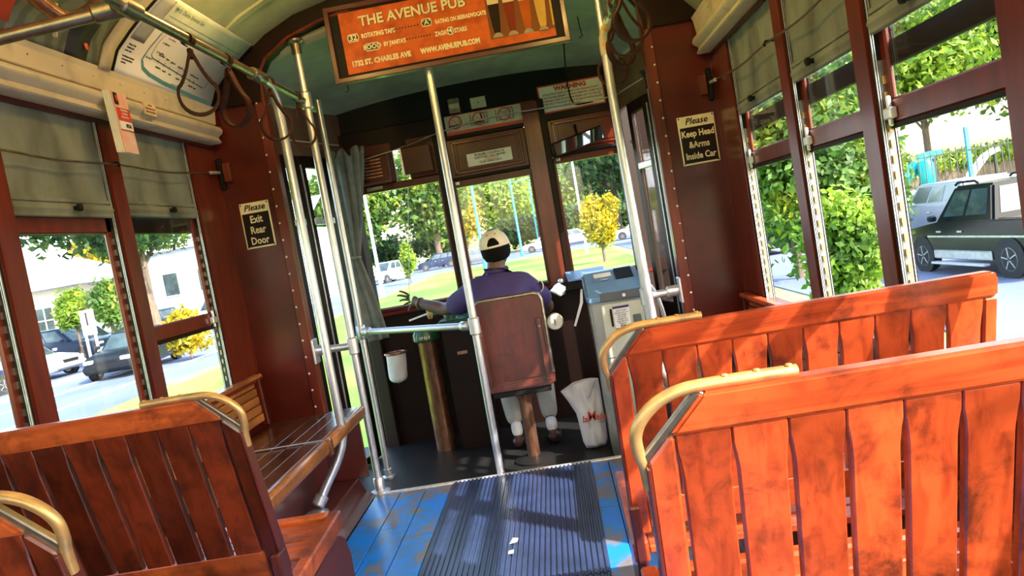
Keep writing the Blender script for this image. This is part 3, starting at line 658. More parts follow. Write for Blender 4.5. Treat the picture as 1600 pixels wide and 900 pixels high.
MB().tube([(.615, 3.95, -.08), (.615, 3.95, 1.76)], .013, 12).build('pole_tube', 'steel', rp, smooth=60)
MB().lathe([(.017, 0), (.017, .05), (.026, .055), (.04, .09)], (.615, 3.95, 1.75), 12).build('top_bracket', 'black', rp, smooth=40)

# leather hand straps
def strap(s, y, ang, label, drop=.245, w=.062):
    X = CX + s * .72; z0 = 1.952
    S = thing('hand_strap', label, 'strap', (X, y, z0), 'leather hand straps on the overhead rails')
    a = rad(ang); ax = Vector((math.cos(a), math.sin(a), 0)); c = Vector((X, y, z0))
    top = [c + Vector((math.cos(rad(t)), 0, math.sin(rad(t)))) * .0205 for t in range(-60, 241, 30)]
    MB().sweep(top, [(.012, -.002), (.012, .002), (-.012, .002), (-.012, -.002)], up=(0, 1, 0)).build('rail_wrap', 'leather', S)
    MB().cbox(c + Vector((0, 0, -.045)), (.016, .022, .035)).build('keeper', 'leather', S, bevel=.004)
    pts = []
    zc = drop - w; n = 28
    loop = [(0, .035), (.010, .06), (.024, .10), (.045, .14), (w - .003, zc - .03), (w, zc)]
    loop += [(w * math.cos(rad(t)), zc + w * math.sin(rad(t))) for t in (30, 60, 90)]
    loop = loop + [(-p, q) for p, q in loop[-2::-1]]
    path = smoothp([c + ax * p + Vector((0, 0, -q)) for p, q in loop], 1)
    nrm = ax.cross(Vector((0, 0, 1)))
    MB().sweep(path, [(.012, -.0045), (.012, .0045), (-.012, .0045), (-.012, -.0045)], up=nrm).build('strap_loop', 'leather', S, smooth=50)
strap(-1, 2.50, 25, 'dark leather hand strap in front of the route map, nearest on the left rail')
strap(-1, 2.80, -20, 'leather hand strap second on the left rail, beside the map edge')
strap(-1, 3.22, 30, 'leather hand strap third on the left rail, hanging at the bent pole')
strap(-1, 3.58, 12, 'leather hand strap farthest forward on the left rail, at the stanchion', .235, .055)
strap(1, 2.62, 15, 'leather hand strap nearest on the right rail, cut by the top of the photo')
strap(1, 2.84, -10, 'leather hand strap second on the right rail, against the bulkhead')
strap(1, 3.02, 35, 'leather hand strap third on the right rail, overlapping the second loop')
strap(1, 3.42, -15, 'leather hand strap farthest forward on the right rail, behind the taped pole')

# ================================================================ SIGNS AND CARDS
RX, UZ = (1, 0, 0), (0, 0, 1)
sg = thing('advertisement_board', 'framed orange pub advertisement hanging under the arched header', 'sign', (-.313, 3.64, 1.98))
y0 = 3.655
fr = MB().box((-.872, y0 - .03, 1.982), (.245, y0 + .012, 2.006)).box((-.872, y0 - .03, 2.312), (.245, y0 + .012, 2.336)).box((-.872, y0 - .03, 2.0), (-.848, y0 + .012, 2.32)).box((.221, y0 - .03, 2.0), (.245, y0 + .012, 2.32))
fr.build('wooden_frame', 'maroon', sg, bevel=.003)
B((-.85, y0 - .004, 2.0), (.225, y0 + .01, 2.32)).build('backing', 'black', sg)
po = B((-.808, y0 - .0065, 2.02), (-.118, y0 - .004, 2.305)).build('orange_poster', 'ad', sg)
pb = B((-.118, y0 - .0065, 2.02), (.185, y0 - .004, 2.305)).build('beer_poster', 'adbrown', sg)
B((-.118, y0 - .007, 2.02), (.185, y0 - .0064, 2.056)).build('table_print', 'ad', pb)
yt = y0 - .0070
def T(s, size, x, z, mat='letter', par=po, **k): text(s, size, (x, yt, z), RX, UZ, mat, par, **k)
def Tb(s, size, x, z, **k):
    text(s, size, (x, yt + .0002, z), RX, UZ, 'ink', po, bold=k.pop('ob', .0055), **k); T(s, size, x, z - .0, **k)
for dx, dz, mt, yy in ((.003, -.002, 'ink', .0003), (0, 0, 'letter', -.0003)):
    text('THE AVENUE PUB', .064, (-.462 + dx, yt + yy, 2.250 + dz), RX, UZ, mt, po, sx=1.0, bold=.0016)
def pill(x, z, s, size, w):
    MB().prism([(x - w, yt, z - .018), (x + w, yt, z - .018), (x + w + .006, yt, z), (x + w, yt, z + .018), (x - w, yt, z + .018), (x - w - .006, yt, z)], (0, .0004, 0)).build('word_badge', 'letter', po)
    MB().prism([(x - w + .003, yt - .0005, z - .014), (x + w - .003, yt - .0005, z - .014), (x + w + .002, yt - .0005, z), (x + w - .003, yt - .0005, z + .014), (x - w + .003, yt - .0005, z + .014), (x - w - .002, yt - .0005, z)], (0, .0004, 0)).build('word_badge', 'ink', po)
    text(s, size, (x, yt - .001, z), RX, UZ, 'letter', po, bold=.001)
pill(-.755, 2.183, '32', .036, .022)
T('ROTATING TAPS', .028, -.716, 2.183, align='LEFT', sx=.76, bold=.0012)
T('RATING ON BEERADVOCATE', .026, -.362, 2.183, align='LEFT', sx=.70, bold=.0010)
pill(-.402, 2.190, '"A"', .034, .020)
pill(-.672, 2.128, 'FOOD', .030, .030)
T("BY J'ANITA'S", .026, -.618, 2.128, align='LEFT', sx=.74, bold=.0012)
T('ZAGAT', .028, -.372, 2.128, align='LEFT', sx=.72, bold=.0012)
pill(-.298, 2.132, '4', .034, .010)
T('STARS', .028, -.280, 2.128, align='LEFT', sx=.76, bold=.0012)
dots = MB()
for k in range(9):
    dots.lathe([(.004, 0), (.004, .0006)], (-.560 + k * .0145, yt, 2.186), 8, Matrix.Rotation(rad(90), 3, 'X')); dots.lathe([(.004, 0), (.004, .0006)], (-.505 + k * .0135, yt, 2.131), 8, Matrix.Rotation(rad(90), 3, 'X'))
dots.build('dotted_line', 'ink', po, kind='stuff')
T('1732 ST. CHARLES AVE', .033, -.785, 2.063, align='LEFT', sx=.86, bold=.0018)
T('WWW.AVENUEPUB.COM', .033, -.452, 2.063, align='LEFT', sx=.75, bold=.0018)
# printed glasses of beer
for k, (gx, bm_, sc_) in enumerate([(-.082, 'stout', 1.0), (-.010, 'redale', 1.0), (.062, 'amber', .98), (.132, 'gold', .98), (.180, 'gold', .9)]):
    zb, h = 2.062 - .003 * k, .20 * sc_
    wt, wb = .030, .014
    if k == 4: wt, wb = .004, .004
    f = lambda t: wb + (wt - wb) * t ** .7
    def strip(t0, t1, mt, nm):
        if t1 <= t0: return
        n = 5; L = [(gx - f(t0 + (t1 - t0) * i / n), yt, zb + .02 + h * (t0 + (t1 - t0) * i / n)) for i in range(n + 1)]
        R_ = [(2 * gx - x, y, z) for x, y, z in L[::-1]]
        MB().prism(L + R_, (0, .0005, 0)).build(nm, mt, pb)
    strip(0, .66, bm_, 'beer_print'); strip(.66, 1.0, 'foam', 'foam_print')
    if k < 4: MB().prism([(gx - .024, yt, zb), (gx + .024, yt, zb), (gx + .020, yt, zb + .010), (gx + .008, yt, zb + .021), (gx - .008, yt, zb + .021), (gx - .020, yt, zb + .010)], (0, .0005, 0)).build('glass_foot_print', 'glassp', pb)

def plate(name, label, cat, x0, x1, z0, z1, y, rot=0):
    S = thing(name, label, cat, ((x0 + x1) / 2, y, (z0 + z1) / 2)); return S
# enamel notices on the bulkheads
for nm, x0, x1, z0, z1, head, lines, lab in (
    ('left', -1.462, -1.316, 1.296, 1.518, 'Please', ['Exit', 'Rear', 'Door'], 'cream and brown enamel notice reading Please Exit Rear Door'),
    ('right', .672, .845, 1.323, 1.550, 'Please', ['Keep Head', '&Arms', 'Inside Car'], 'cream and brown enamel notice reading Please Keep Head and Arms Inside Car')):
    S = plate('enamel_notice', lab, 'sign', x0, x1, z0, z1, YB - .004); y = YB - .006
    B((x0, y, z0), (x1, YB, z1)).build('cream_plate', 'letter', S, bevel=.002)
    zs = z1 - .052; B((x0 + .007, y - .001, z0 + .008), (x1 - .007, y + .001, zs)).build('brown_field', 'brown_d', S)
    text(head, .042, ((x0 + x1) / 2, y - .0012, z1 - .026), RX, UZ, 'brown_d', S, shear=.3, bold=.0006)
    for k, l in enumerate(lines):
        text(l, .050 if nm == 'left' else .042, ((x0 + x1) / 2, y - .0016, zs - .032 - k * .052), RX, UZ, 'letter', S, sx=.80, bold=.0010)
    sc = MB()
    for x in (x0 + .008, x1 - .008):
        for z in (z0 + .008, z1 - .008): sc.ball((x, y, z), (.004, .003, .004), 8)
    sc.build('corner_screw', 'ink', S, kind='stuff')
# notices over the front windows
y = FY - .022
S = plate('no_smoking_strip', 'white sticker strip with three red prohibition circles above the middle front window', 'sign', -.535, -.018, 1.826, 1.945, y)
B((-.535, y, 1.826), (-.018, y + .01, 1.948)).build('white_strip', 'grime', S)
B((-.535, y - .0006, 1.826), (-.018, y + .002, 1.846)).build('red_border', 'red', S); B((-.535, y - .0006, 1.944), (-.018, y + .002, 1.948)).build('red_border', 'red', S)
for k, cx in enumerate((-.468, -.318, -.155)):
    cz = 1.900
    if k: MB().box((cx - .055, y - .001, cz - .036), (cx - .051, y, cz + .034)).box((cx + .051, y - .001, cz - .036), (cx + .055, y, cz + .034)).box((cx - .055, y - .001, cz - .036), (cx + .055, y, cz - .032)).box((cx + .01, y - .001, cz + .030), (cx + .055, y, cz + .034)).build('pictogram_box', 'ink', S)
    if k == 0:
        MB().box((cx - .045, y - .001, cz - .028), (cx + .028, y, cz - .014)).box((cx + .032, y - .001, cz - .028), (cx + .036, y, cz - .014)).box((cx + .040, y - .001, cz - .028), (cx + .044, y, cz - .014)).tube([(cx + .03, y, cz - .01), (cx + .02, y, cz + .01), (cx + .035, y, cz + .02), (cx + .028, y, cz + .036)], .0018, 5).build('cigarette_pictogram', 'ink', S)
    elif k == 1:
        MB().box((cx - .045, y - .001, cz - .026), (cx + .03, y, cz - .018)).prism([(cx + .008, y - .001, cz + .03), (cx + .018, y - .001, cz + .03), (cx + .026, y - .001, cz - .005), (cx + .014, y - .001, cz - .005)], (0, .001, 0)).build('drink_pictogram', 'ink', S)
    else:
        MB().lathe([(.020, 0), (.020, .0012)], (cx + .015, y, cz + .006), 14, Matrix.Rotation(rad(90), 3, 'X')).build('food_pictogram', 'greyp', S)
    MB().tube([(cx + .038 * math.cos(rad(t)), y - .002, cz + .038 * math.sin(rad(t))) for t in range(0, 360, 15)], .0042, 6, closed=True).bar((cx - .027, y - .002, cz + .027), (cx + .027, y - .002, cz - .027), .008, .003, (0, 1, 0)).build('prohibition_circle', 'red', S)
    text(['NO SMOKING', 'NO DRINKING', 'NO EATING'][k], .010, (cx, y - .001, 1.854), RX, UZ, 'greyp', S)
S = plate('warning_notice', 'white notice with red border and red heading WARNING above the right front window', 'sign', .07, .48, 1.852, 2.024, y)
B((.07, y, 1.853), (.482, y + .01, 2.024)).build('red_border', 'red', S); B((.079, y - .001, 1.862), (.473, y + .002, 2.015)).build('white_field', 'white', S)
text('WARNING', .037, (.276, y - .0016, 1.994), RX, UZ, 'red', S, bold=.0024, sx=1.12)
for k, l in enumerate(['IF YOU ATTACK, INJURE OR ASSAULT A CAR OPERATOR ON DUTY', 'OR ANY RTA PUBLIC SERVANT, YOU HAVE COMMITTED A CRIME THAT IS', 'PUNISHABLE UNDER CITY, STATE AND FEDERAL LAW. YOU SHALL BE', 'PROSECUTED TO THE FULLEST EXTENT OF THE LAW WHICH INCLUDES', 'JAIL TIME AND FINES.']):
    text(l, .0165, (.276, y - .0016, 1.964 - k * .0195), RX, UZ, 'inkred', S, sx=.70, bold=.0005)
S = plate('operator_notice', 'small pale notice for concerns and questions over the middle front window', 'sign', -.43, -.145, 1.603, 1.683, FY - .03)
B((-.435, FY - .036, 1.612), (-.150, FY - .018, 1.692)).build('pale_plate', 'white', S, bevel=.001)
for k, l in enumerate(['PROBLEMS, CONCERNS OR', 'QUESTIONS - CALL 248-3900', 'YOUR OPERATOR IS']):
    text(l, .019, (-.29, FY - .0368, 1.677 - k * (.018 if k < 2 else .0245)), RX, UZ, 'ink', S, sx=.82, bold=.0003)
B((-.325, FY - .040, 1.638), (-.235, FY - .036, 1.654)).build('name_slot', 'foam', S, bevel=.001)
S = thing('switch_plate', 'cream blank switch plate on the black panel over the front windows', 'switch', (-.305, FY, 2.0))
B((-.355, FY - .012, 1.966), (-.258, FY, 2.035)).build('cover_plate', 'grime', S, bevel=.003)
MB().ball((-.305, FY - .012, 2.0), (.006, .004, .006), 8).ball((-.335, FY - .012, 2.0), (.003, .002, .003), 8).ball((-.275, FY - .012, 2.0), (.003, .002, .003), 8).build('plate_screw', 'steel_dk', S)
S = thing('junction_box', 'small grey metal junction box left of the cream switch plate', 'box', (-.46, FY, 2.0))
B((-.495, FY - .04, 1.955), (-.42, FY, 2.05)).build('box_body', 'steel_dk', S, bevel=.004); B((-.49, FY - .044, 1.985), (-.425, FY - .04, 2.015)).build('box_lid', 'cream', S, bevel=.002)
# fan box with louvres and a plain wooden box over the left front window
S = thing('louvred_fan_box', 'brown louvred box over the left front window, next to the curtain', 'box', (-1.05, FY - .06, 1.69))
B((-1.19, FY - .10, 1.61), (-.925, FY - .015, 1.785)).build('box_body', 'brown', S, bevel=.006)
for k in range(6):
    B((-1.17, FY - .110, 1.642 + k * .021), (-.965, FY - .099, 1.653 + k * .021)).build('louvre_slat', 'copper', S, bevel=.002)
B((-1.19, FY - .115, 1.603), (-.925, FY - .02, 1.618)).build('lower_lip', 'maroon', S, bevel=.004)
S = thing('wooden_box', 'plain red-brown wooden box over the left front window, pale end', 'box', (-.74, FY - .07, 1.69))
B((-.825, FY - .12, 1.625), (-.645, FY - .02, 1.79)).build('box_body', 'brown', S, bevel=.004); B((-.838, FY - .122, 1.622), (-.824, FY - .02, 1.792)).build('end_plate', 'alu', S, bevel=.002)
S = thing('mirror', 'tilted rear view mirror over the right front window reflecting blue', 'mirror', (.27, 4.7, 1.64))
mm = Matrix.Rotation(rad(-9), 3, 'Y') @ Matrix.Rotation(rad(14), 3, 'X') @ Matrix.Rotation(rad(12), 3, 'Z')
MB().cbox((.262, 4.715, 1.635), (.33, .018, .085), mm).build('mirror_back', 'black', S, bevel=.006); MB().cbox(vec((.262, 4.715, 1.635)) + mm @ Vector((0, -.010, 0)), (.312, .003, .070), mm).build('mirror_glass', 'mirror', S)
MB().tube([(.262, 4.72, 1.68), (.262, 4.78, 1.74), (.262, FY - .02, 1.75)], .007, 8).build('mirror_arm', 'black', S)
# bell cord under the dark panel, and hanging cable over the warning notice
o = MB().tube(smoothp([(-1.17, 4.76, 1.745), (-.8, 4.8, 1.80), (-.53, 4.8, 1.858), (-.2, 4.8, 1.885), (.1, 4.8, 1.878), (.45, 4.8, 1.865), (.62, 4.8, 1.89)]), .0045, 6).build('bell_cord', 'steel_dk', at=(0, 4.8, 1.87), smooth=60); tag(o, 'thin bell cord strung across above the front windows', 'cord')
o = MB().tube(smoothp([(.245, 3.9, 2.22), (.25, 4.3, 2.14), (.262, 4.84, 2.06), (.262, 4.84, 1.96), (.272, 4.84, 1.885), (.30, 4.84, 1.866), (.40, 4.84, 1.87)]), .005, 6).build('hanging_cable', 'black', at=(.26, 4.84, 2.0), smooth=60); tag(o, 'black cable hanging down in front of the red bordered warning notice', 'cable')
# bell cords along the shades
for s, nm in ((-1, 'left'), (1, 'right')):
    X = CX + s * 1.178
    pts = [(X, 3.62, 1.678), (X, 3.52, 1.672), (X, 3.1, 1.640), (X, 2.76, 1.650), (X, 2.4, 1.630), (X, 2.13, 1.645), (X, 1.8, 1.625), (X, 1.5, 1.645), (X, .4, 1.64)]
    o = thing('bell_cord', 'thin grey bell cord sagging along the %s side window shades' % nm, 'cord', (X, 2, 1.65))
    MB().tube(smoothp(pts), .004, 6).build('cord', 'steel_dk', o, smooth=60)
    MB().tube([(X, 3.64, 1.68), (X, 3.54, 1.673)], .008, 8).build('end_hook', 'alu', o, smooth=60)
    e = MB()
    for yy in (2.76, 2.13, 1.5): e.tube([(X + s * .03, yy, 1.655), (X, yy, 1.655), (X - s * .006, yy, 1.645), (X, yy, 1.64)], .0045, 6)
    e.build('cord_eye', 'black', o, kind='stuff')

# advertising cards in the curved cornice
def cornice(t, s=-1, inset=.012):   # t 0..1 up the curve
    pts = [(1.150, 1.985), (1.115, 2.055), (1.05, 2.115), (.975, 2.175), (.90, 2.228)]
    k = min(int(t * 4), 3); f = t * 4 - k
    a, b = pts[k], pts[k + 1]; return CX + s * (a[0] + (b[0] - a[0]) * f - inset), a[1] + (b[1] - a[1]) * f
def card_face(y0, y1, t0, t1, inset): return lambda u, v: (lambda p: (p[0], y0 + (y1 - y0) * u, p[1]))(cornice(t0 + (t1 - t0) * v, -1, inset))
mp_ = thing('route_map_card', 'white route map card of the streetcar line in the left cornice', 'poster', (CX - 1.1, 3.2, 2.0))
MB().grid(card_face(2.79, 3.60, 0, 1, .012), 2, 16).build('card_sheet', 'whitecard', mp_, solid=.002, smooth=180)
MB().grid(card_face(2.755, 2.79, 0, 1, .006), 1, 12).build('dark_edge', 'black', mp_, solid=.003, smooth=180)
MB().grid(card_face(3.60, 3.63, 0, 1, .006), 1, 12).build('dark_edge', 'black', mp_, solid=.003, smooth=180)
MB().grid(card_face(2.90, 3.60, .72, .98, .0135), 2, 6).build('title_band', 'greenp', mp_, solid=.001, smooth=180)
MB().grid(card_face(2.80, 2.895, .42, .97, .0138), 4, 8).build('city_inset', 'greyp', mp_, solid=.001, smooth=180)
def strip_on(par, nm, mat, pts, wd, inset=.0140):
    m = MB(); pr = []
    for yy, t in pts:
        x, z = cornice(t, -1, inset); pr.append(vec((x, yy, z)))
    m.sweep(pr, [(wd / 2, -.0004), (wd / 2, .0004), (-wd / 2, .0004), (-wd / 2, -.0004)], up=(.3, .5, .5)); return m.build(nm, mat, par)
strip_on(mp_, 'river_band', 'teal', smoothp([(2.955, .62, 0), (2.945, .40, 0), (2.945, .25, 0), (2.965, .16, 0), (3.02, .10, 0), (3.25, .055, 0), (3.59, .02, 0)], 1) and [(2.955, .62), (2.946, .40), (2.948, .25), (2.965, .16), (3.02, .11), (3.13, .075), (3.30, .052), (3.59, .02)], .017)
strip_on(mp_, 'line_track', 'ink', [(2.985, .68), (2.975, .50), (2.98, .35), (3.0, .315), (3.15, .28), (3.30, .245), (3.47, .205), (3.49, .22), (3.492, .40)], .0035)
def on_card(yy, t, s_, size, mat='ink', align='LEFT', slope=0, **k):
    x, z = cornice(t, -1, .0142); x2, z2 = cornice(min(t + .03, 1), -1, .0142); x1, z1 = cornice(max(t - .03, 0), -1, .0142)
    text(s_, size, (x, yy, z), (0, 1, slope), (x2 - x1, 0, z2 - z1), mat, mp_, align=align, **k)
on_card(2.945, .90, 'St. Charles Streetcar Line', .026, 'dgreen', sx=.78)
x, z = cornice(.915, -1, .0142); MB().ball((x, 2.925, z), (.003, .011, .011), 10).build('line_emblem', 'dgreen', mp_)
strip_on(mp_, 'title_rule', 'ink', [(2.915, .80), (3.0, .80), (3.58, .80)], .0025)
on_card(3.005, .665, 'Canal/Carondelet', .012); on_card(3.01, .59, 'Carrollton', .014, 'greyp'); on_card(3.0, .52, 'S. Claiborne', .011); on_card(3.0, .40, 'S. Carrollton', .011)
for k, (yy, l) in enumerate([(3.05, 'Broadway'), (3.10, 'Tulane'), (3.15, 'Jefferson'), (3.22, 'Napoleon'), (3.27, 'Louisiana'), (3.34, 'Jackson'), (3.38, 'Lee Circle')]):
    t = .315 - (yy - 3.0) * .235
    on_card(yy, t + .075, l, .011, align='CENTER'); on_card(yy + .02, t - .07, ['Audubon', 'Loyola', 'Zoo', 'Garden', 'Felicity', 'Lafayette', 'Canal'][k], .011, align='CENTER')
    strip_on(mp_, 'stop_tick', 'ink', [(yy, t - .02), (yy, t), (yy, t + .03)], .003)
on_card(3.20, .10, 'Garden District', .012, 'greyp'); on_card(2.955, .30, 'Riverbend', .011, 'teal')
for k, l in enumerate(['Streetcar Stop', 'Transfer point', 'to bus routes']): on_card(2.815, .36 - k * .038, l, .0105, sx=.8)
for k, l in enumerate(['Bus and Streetcar Connections', 'nearest to points of interest', 'at each stop']): on_card(2.815, .215 - k * .038, l, .0105, sx=.6)
cc = thing('poster_card', 'dark swirled poster card left of the route map in the cornice', 'poster', (CX - 1.1, 2.5, 2.0))
def swirl():
    m, nt, b = new_mat('dark_swirl_print'); v = coords(nt, (1, 1, 1)); wv = nt.nodes.new('ShaderNodeTexWave'); wv.wave_type = 'RINGS'; wv.inputs['Scale'].default_value = 5; wv.inputs['Distortion'].default_value = 5; wv.inputs['Detail'].default_value = 2
    nt.links.new(v, wv.inputs['Vector']); nt.links.new(ramp(nt, wv.outputs['Fac'], [(.3, (.16, .18, .15)), (.7, (.09, .10, .09))]), b.inputs['Base Color']); b.inputs['Roughness'].default_value = .4; return m
M['swirl'] = swirl()
MB().grid(card_face(1.9, 2.69, 0, 1, .010), 2, 16).build('card_sheet', 'swirl', cc, solid=.002, smooth=180)
MB().grid(card_face(2.50, 2.62, 0, .42, .0115), 2, 8).build('black_panel', 'ink', cc, solid=.001, smooth=180)
x, z = cornice(.16, -1, .014); MB().ball((x, 2.60, z), (.003, .012, .016), 10).build('red_emblem', 'red', cc)
MB().grid(card_face(1.9, 2.23, .1, .9, .0115), 2, 8).build('red_panel', 'red', cc, solid=.001, smooth=180)
rb = MB().grid(card_face(2.69, 2.755, -.02, 1, .016), 2, 16).build('cornice_rib', 'cream', at=(CX - 1.1, 2.72, 2.05), solid=.012, smooth=180); tag(rb, 'curved cream rib between the poster card and the route map', 'rib', kind='structure')
B((CX - 1.12, 2.42, 1.985), (CX - 1.10, 2.44, 2.10)).build('x') if False else None
o = thing('rail_bracket', 'bronze forked bracket behind the rail arm at the upper left', 'bracket', (CX - .95, 2.2, 2.05))
MB().tube(smoothp([(CX - 1.02, 2.12, 2.10), (CX - 1.0, 2.2, 2.04), (CX - .98, 2.27, 2.005), (CX - .95, 2.34, 2.03), (CX - .93, 2.40, 2.09)]), .022, 10).build('fork', 'copper', o, smooth=60)
MB().bar((CX - 1.06, 2.34, 1.985), (CX - 1.03, 2.33, 2.08), .012, .012).build('hook_stem', 'foam', o, bevel=.002)
# transit brochures hanging from the letterboard
S = thing('brochure_stack', 'stack of red and white transit brochures hanging from the left letterboard', 'brochure', (CX - 1.12, 2.72, 1.78))
for k in range(5):
    d = .004 * k
    MB().prism([(CX - 1.126 + d, 2.660 + .006 * k, 1.892), (CX - 1.126 + d, 2.770 + .002 * k, 1.892), (CX - 1.118 + d, 2.768 + .002 * k, 1.672), (CX - 1.118 + d, 2.662 + .006 * k, 1.672)], (.003, 0, 0)).build('brochure', 'pink' if k == 4 else 'white', S)
xf = CX - 1.126 + .0205; up_ = (.008, 0, -.22); up_ = (-.008, 0, .22)
def bp(y0, y1, z0, z1, mt, nm, e=0): MB().prism([(xf + (1.892 - z) * .036 + e, y, z) for y, z in ((y0, z0), (y1, z0), (y1, z1), (y0, z1))], (.0008, 0, 0)).build(nm, mt, S)
bp(2.69, 2.715, 1.845, 1.888, 'ink', 'emblem_panel'); bp(2.69, 2.774, 1.79, 1.835, 'red', 'red_band'); bp(2.69, 2.774, 1.786, 1.789, 'red', 'red_line'); bp(2.69, 2.774, 1.752, 1.755, 'red', 'red_line'); bp(2.69, 2.774, 1.756, 1.786, 'white', 'white_band')
MB().ball((xf + .004, 2.7025, 1.867), (.002, .008, .012), 10).build('round_emblem', 'red', S)
text('RTA', .018, (xf + .0065, 2.745, 1.770), (0, 1, 0), up_, 'ink', S, bold=.0006)
for k, l in enumerate(['Rider Bulletin', 'St. Charles', 'Streetcar Line']): text(l, .011, (xf + .005, 2.735, 1.826 - k * .012), (0, 1, 0), up_, 'white', S, sx=.75)
S = thing('stained_label', 'small faded stained label on the cream left letterboard', 'label', (CX - 1.14, 2.98, 1.86))
B((CX - 1.1285, 2.93, 1.848), (CX - 1.122, 3.02, 1.895)).build('label_sheet', 'foam', S)
for k, l in enumerate(['CAUTION', 'PLEASE REMAIN SEATED', 'WHILE CAR IS MOVING']): text(l, .009, (CX - 1.1215, 2.975, 1.886 - k * .013), (0, 1, 0), (0, 0, 1), 'inkred', S, sx=.75)
# ceiling lamps: bare warm bulbs on brass cups (they light the saloon)
k = 0
for s in (-1, 1):
    for yy in (.5, 1.6, 2.9):
        X = CX + s * .55; z = 2.37
        S = thing('ceiling_lamp', '', 'lamp', (X, yy, z)); k += 1
        S['label'] = 'bare warm ceiling bulb on a brass cup, %s row, %s' % ('left' if s < 0 else 'right', {.5: 'rearmost', 1.6: 'middle', 2.9: 'foremost'}[yy])
        MB().lathe([(.02, .0), (.05, 0), (.05, .03), (.02, .04)], (X, yy, z - .03), 14).build('brass_cup', 'brass', S, smooth=40)
        if 'bulb' not in M:
            m, nt, b = new_mat('lit_bulb_glass'); b.inputs['Emission Color'].default_value = (1, .72, .35, 1); b.inputs['Emission Strength'].default_value = 12; M['bulb'] = m
        MB().ball((X, yy, z - .06), (.03, .03, .036), 12).build('bulb', 'bulb', S, smooth=180)
        L = bpy.data.lights.new('bulb_light', 'POINT'); L.energy = LAMP; L.color = (1, .60, .15); L.shadow_soft_size = .05
        lo_ = bpy.data.objects.new('bulb_light', L); COL.objects.link(lo_); lo_.parent = S; lo_.location = (0, 0, -.11)

# ================================================================ DRIVER PLATFORM
# ribbed mat on the aisle floor
S = thing('ribbed_mat', 'blue-black ribbed rubber mat running down the aisle to the step', 'mat', (-.32, 2.4, 0))
for ya, yb in ((1.0, 2.447), (2.455, YB - .035)):
    B((-.668, ya, .0005), (.012, yb, .004)).build('mat_base', 'mat', S)
r = MB(); x = -.660
while x < .005: r.prism([(x, 1.0, .004), (x + .003, 1.0, .0095), (x + .010, 1.0, .0095), (x + .013, 1.0, .004)], (0, 1.447, 0)); r.prism([(x, 2.455, .004), (x + .003, 2.455, .0095), (x + .010, 2.455, .0095), (x + .013, 2.455, .004)], (0, YB - .035 - 2.455, 0)); x += .0205
r.build('mat_rib', 'mat', S, kind='stuff')
MB().prism([(-.345, 2.79, .0100), (-.315, 2.80, .0100), (-.312, 2.835, .0100), (-.335, 2.845, .0100)], (0, 0, .0006)).prism([(-.345, 2.70, .0100), (-.325, 2.70, .0100), (-.325, 2.735, .0100), (-.345, 2.73, .0100)], (0, 0, .0006)).build('pale_scuff', 'greyp', S)
# driver's chair
S = thing('driver_chair', 'red-brown wooden board chair on a single post, seen from behind', 'chair', (-.285, 4.1, -.08))
bt = lambda x, z, d=0: (x, 3.99 + (.82 - z) * .03 + d, z)
poly = [(-.462, .40), (-.466, .78), (-.455, .815), (-.43, .828), (-.14, .828), (-.115, .818), (-.104, .79), (-.106, .40), (-.115, .385), (-.45, .385)]
MB().prism([bt(x, z) for x, z in poly], (0, .028, 0)).build('back_board', 'chairwood', S, bevel=.006, seg=2)
rm = [bt(x, z, -.001) for x, z in poly]; MB().tube([vec(p) + Vector((0, .014, 0)) for p in rm[:8]], .0115, 8).build('edge_trim', 'steel_dk', S, smooth=60)
for x in (-.445, -.135):
    MB().bar((x, 3.985, .70), (x + .004, 3.985, .365), .026, .02, (1, 0, 0)).build('side_bar', 'chairwood', S, bevel=.003)
    MB().lathe([(.007, 0), (.007, .012)], (x, 3.983, .655), 8, Matrix.Rotation(rad(90), 3, 'X')).build('bar_bolt', 'steel_dk', S)
MB().box((-.47, 4.0, .335), (-.10, 4.40, .385)).build('seat_board', 'chairwood', S, bevel=.012, seg=2)
MB().box((-.44, 4.02, .30), (-.13, 4.36, .335)).build('under_frame', 'black', S, bevel=.004)
MB().lathe([(.034, -.08), (.034, .25), (.05, .30)], (-.285, 4.1, 0), 14).build('post', 'copper', S, smooth=50)
MB().lathe([(.11, -.08), (.11, -.07), (.04, -.05)], (-.285, 4.1, 0), 18).build('post_base', 'black', S, smooth=40)

# ---- the driver
DR = thing('person', 'tram driver seen from behind, violet shirt and cream cap, left hand raised off the lever', 'person', (-.30, 4.25, -.08))
def skin(name, mat, nodes, edges, roots, sub=2, parent=DR, label=None):
    me = bpy.data.meshes.new(name); names = list(nodes); idx = {n: i for i, n in enumerate(names)}
    w0 = ROOT[parent.name]
    me.from_pydata([tuple(vec(nodes[n][0]) - w0) for n in names], [(idx[a], idx[b]) for a, b in edges], [])
    me.materials.append(M[mat]); o = bpy.data.objects.new(name, me); COL.objects.link(o); o.parent = parent; ROOT[o.name] = w0.copy()
    md = o.modifiers.new('skin', 'SKIN'); md.use_smooth_shade = True; md.branch_smoothing = .3
    if not me.skin_vertices: 
        me.attributes.new('x', 'FLOAT', 'POINT')
    sv = me.skin_vertices[0].data if len(me.skin_vertices) else None
    for n in names:
        r = nodes[n][1]; r = r if isinstance(r, tuple) else (r, r); sv[idx[n]].radius = r
        sv[idx[n]].use_root = n in roots
    s2 = o.modifiers.new('sub', 'SUBSURF'); s2.levels = sub; s2.render_levels = sub
    if label: o['label'] = label
    return o
def chain(*n): return list(zip(n[:-1], n[1:]))
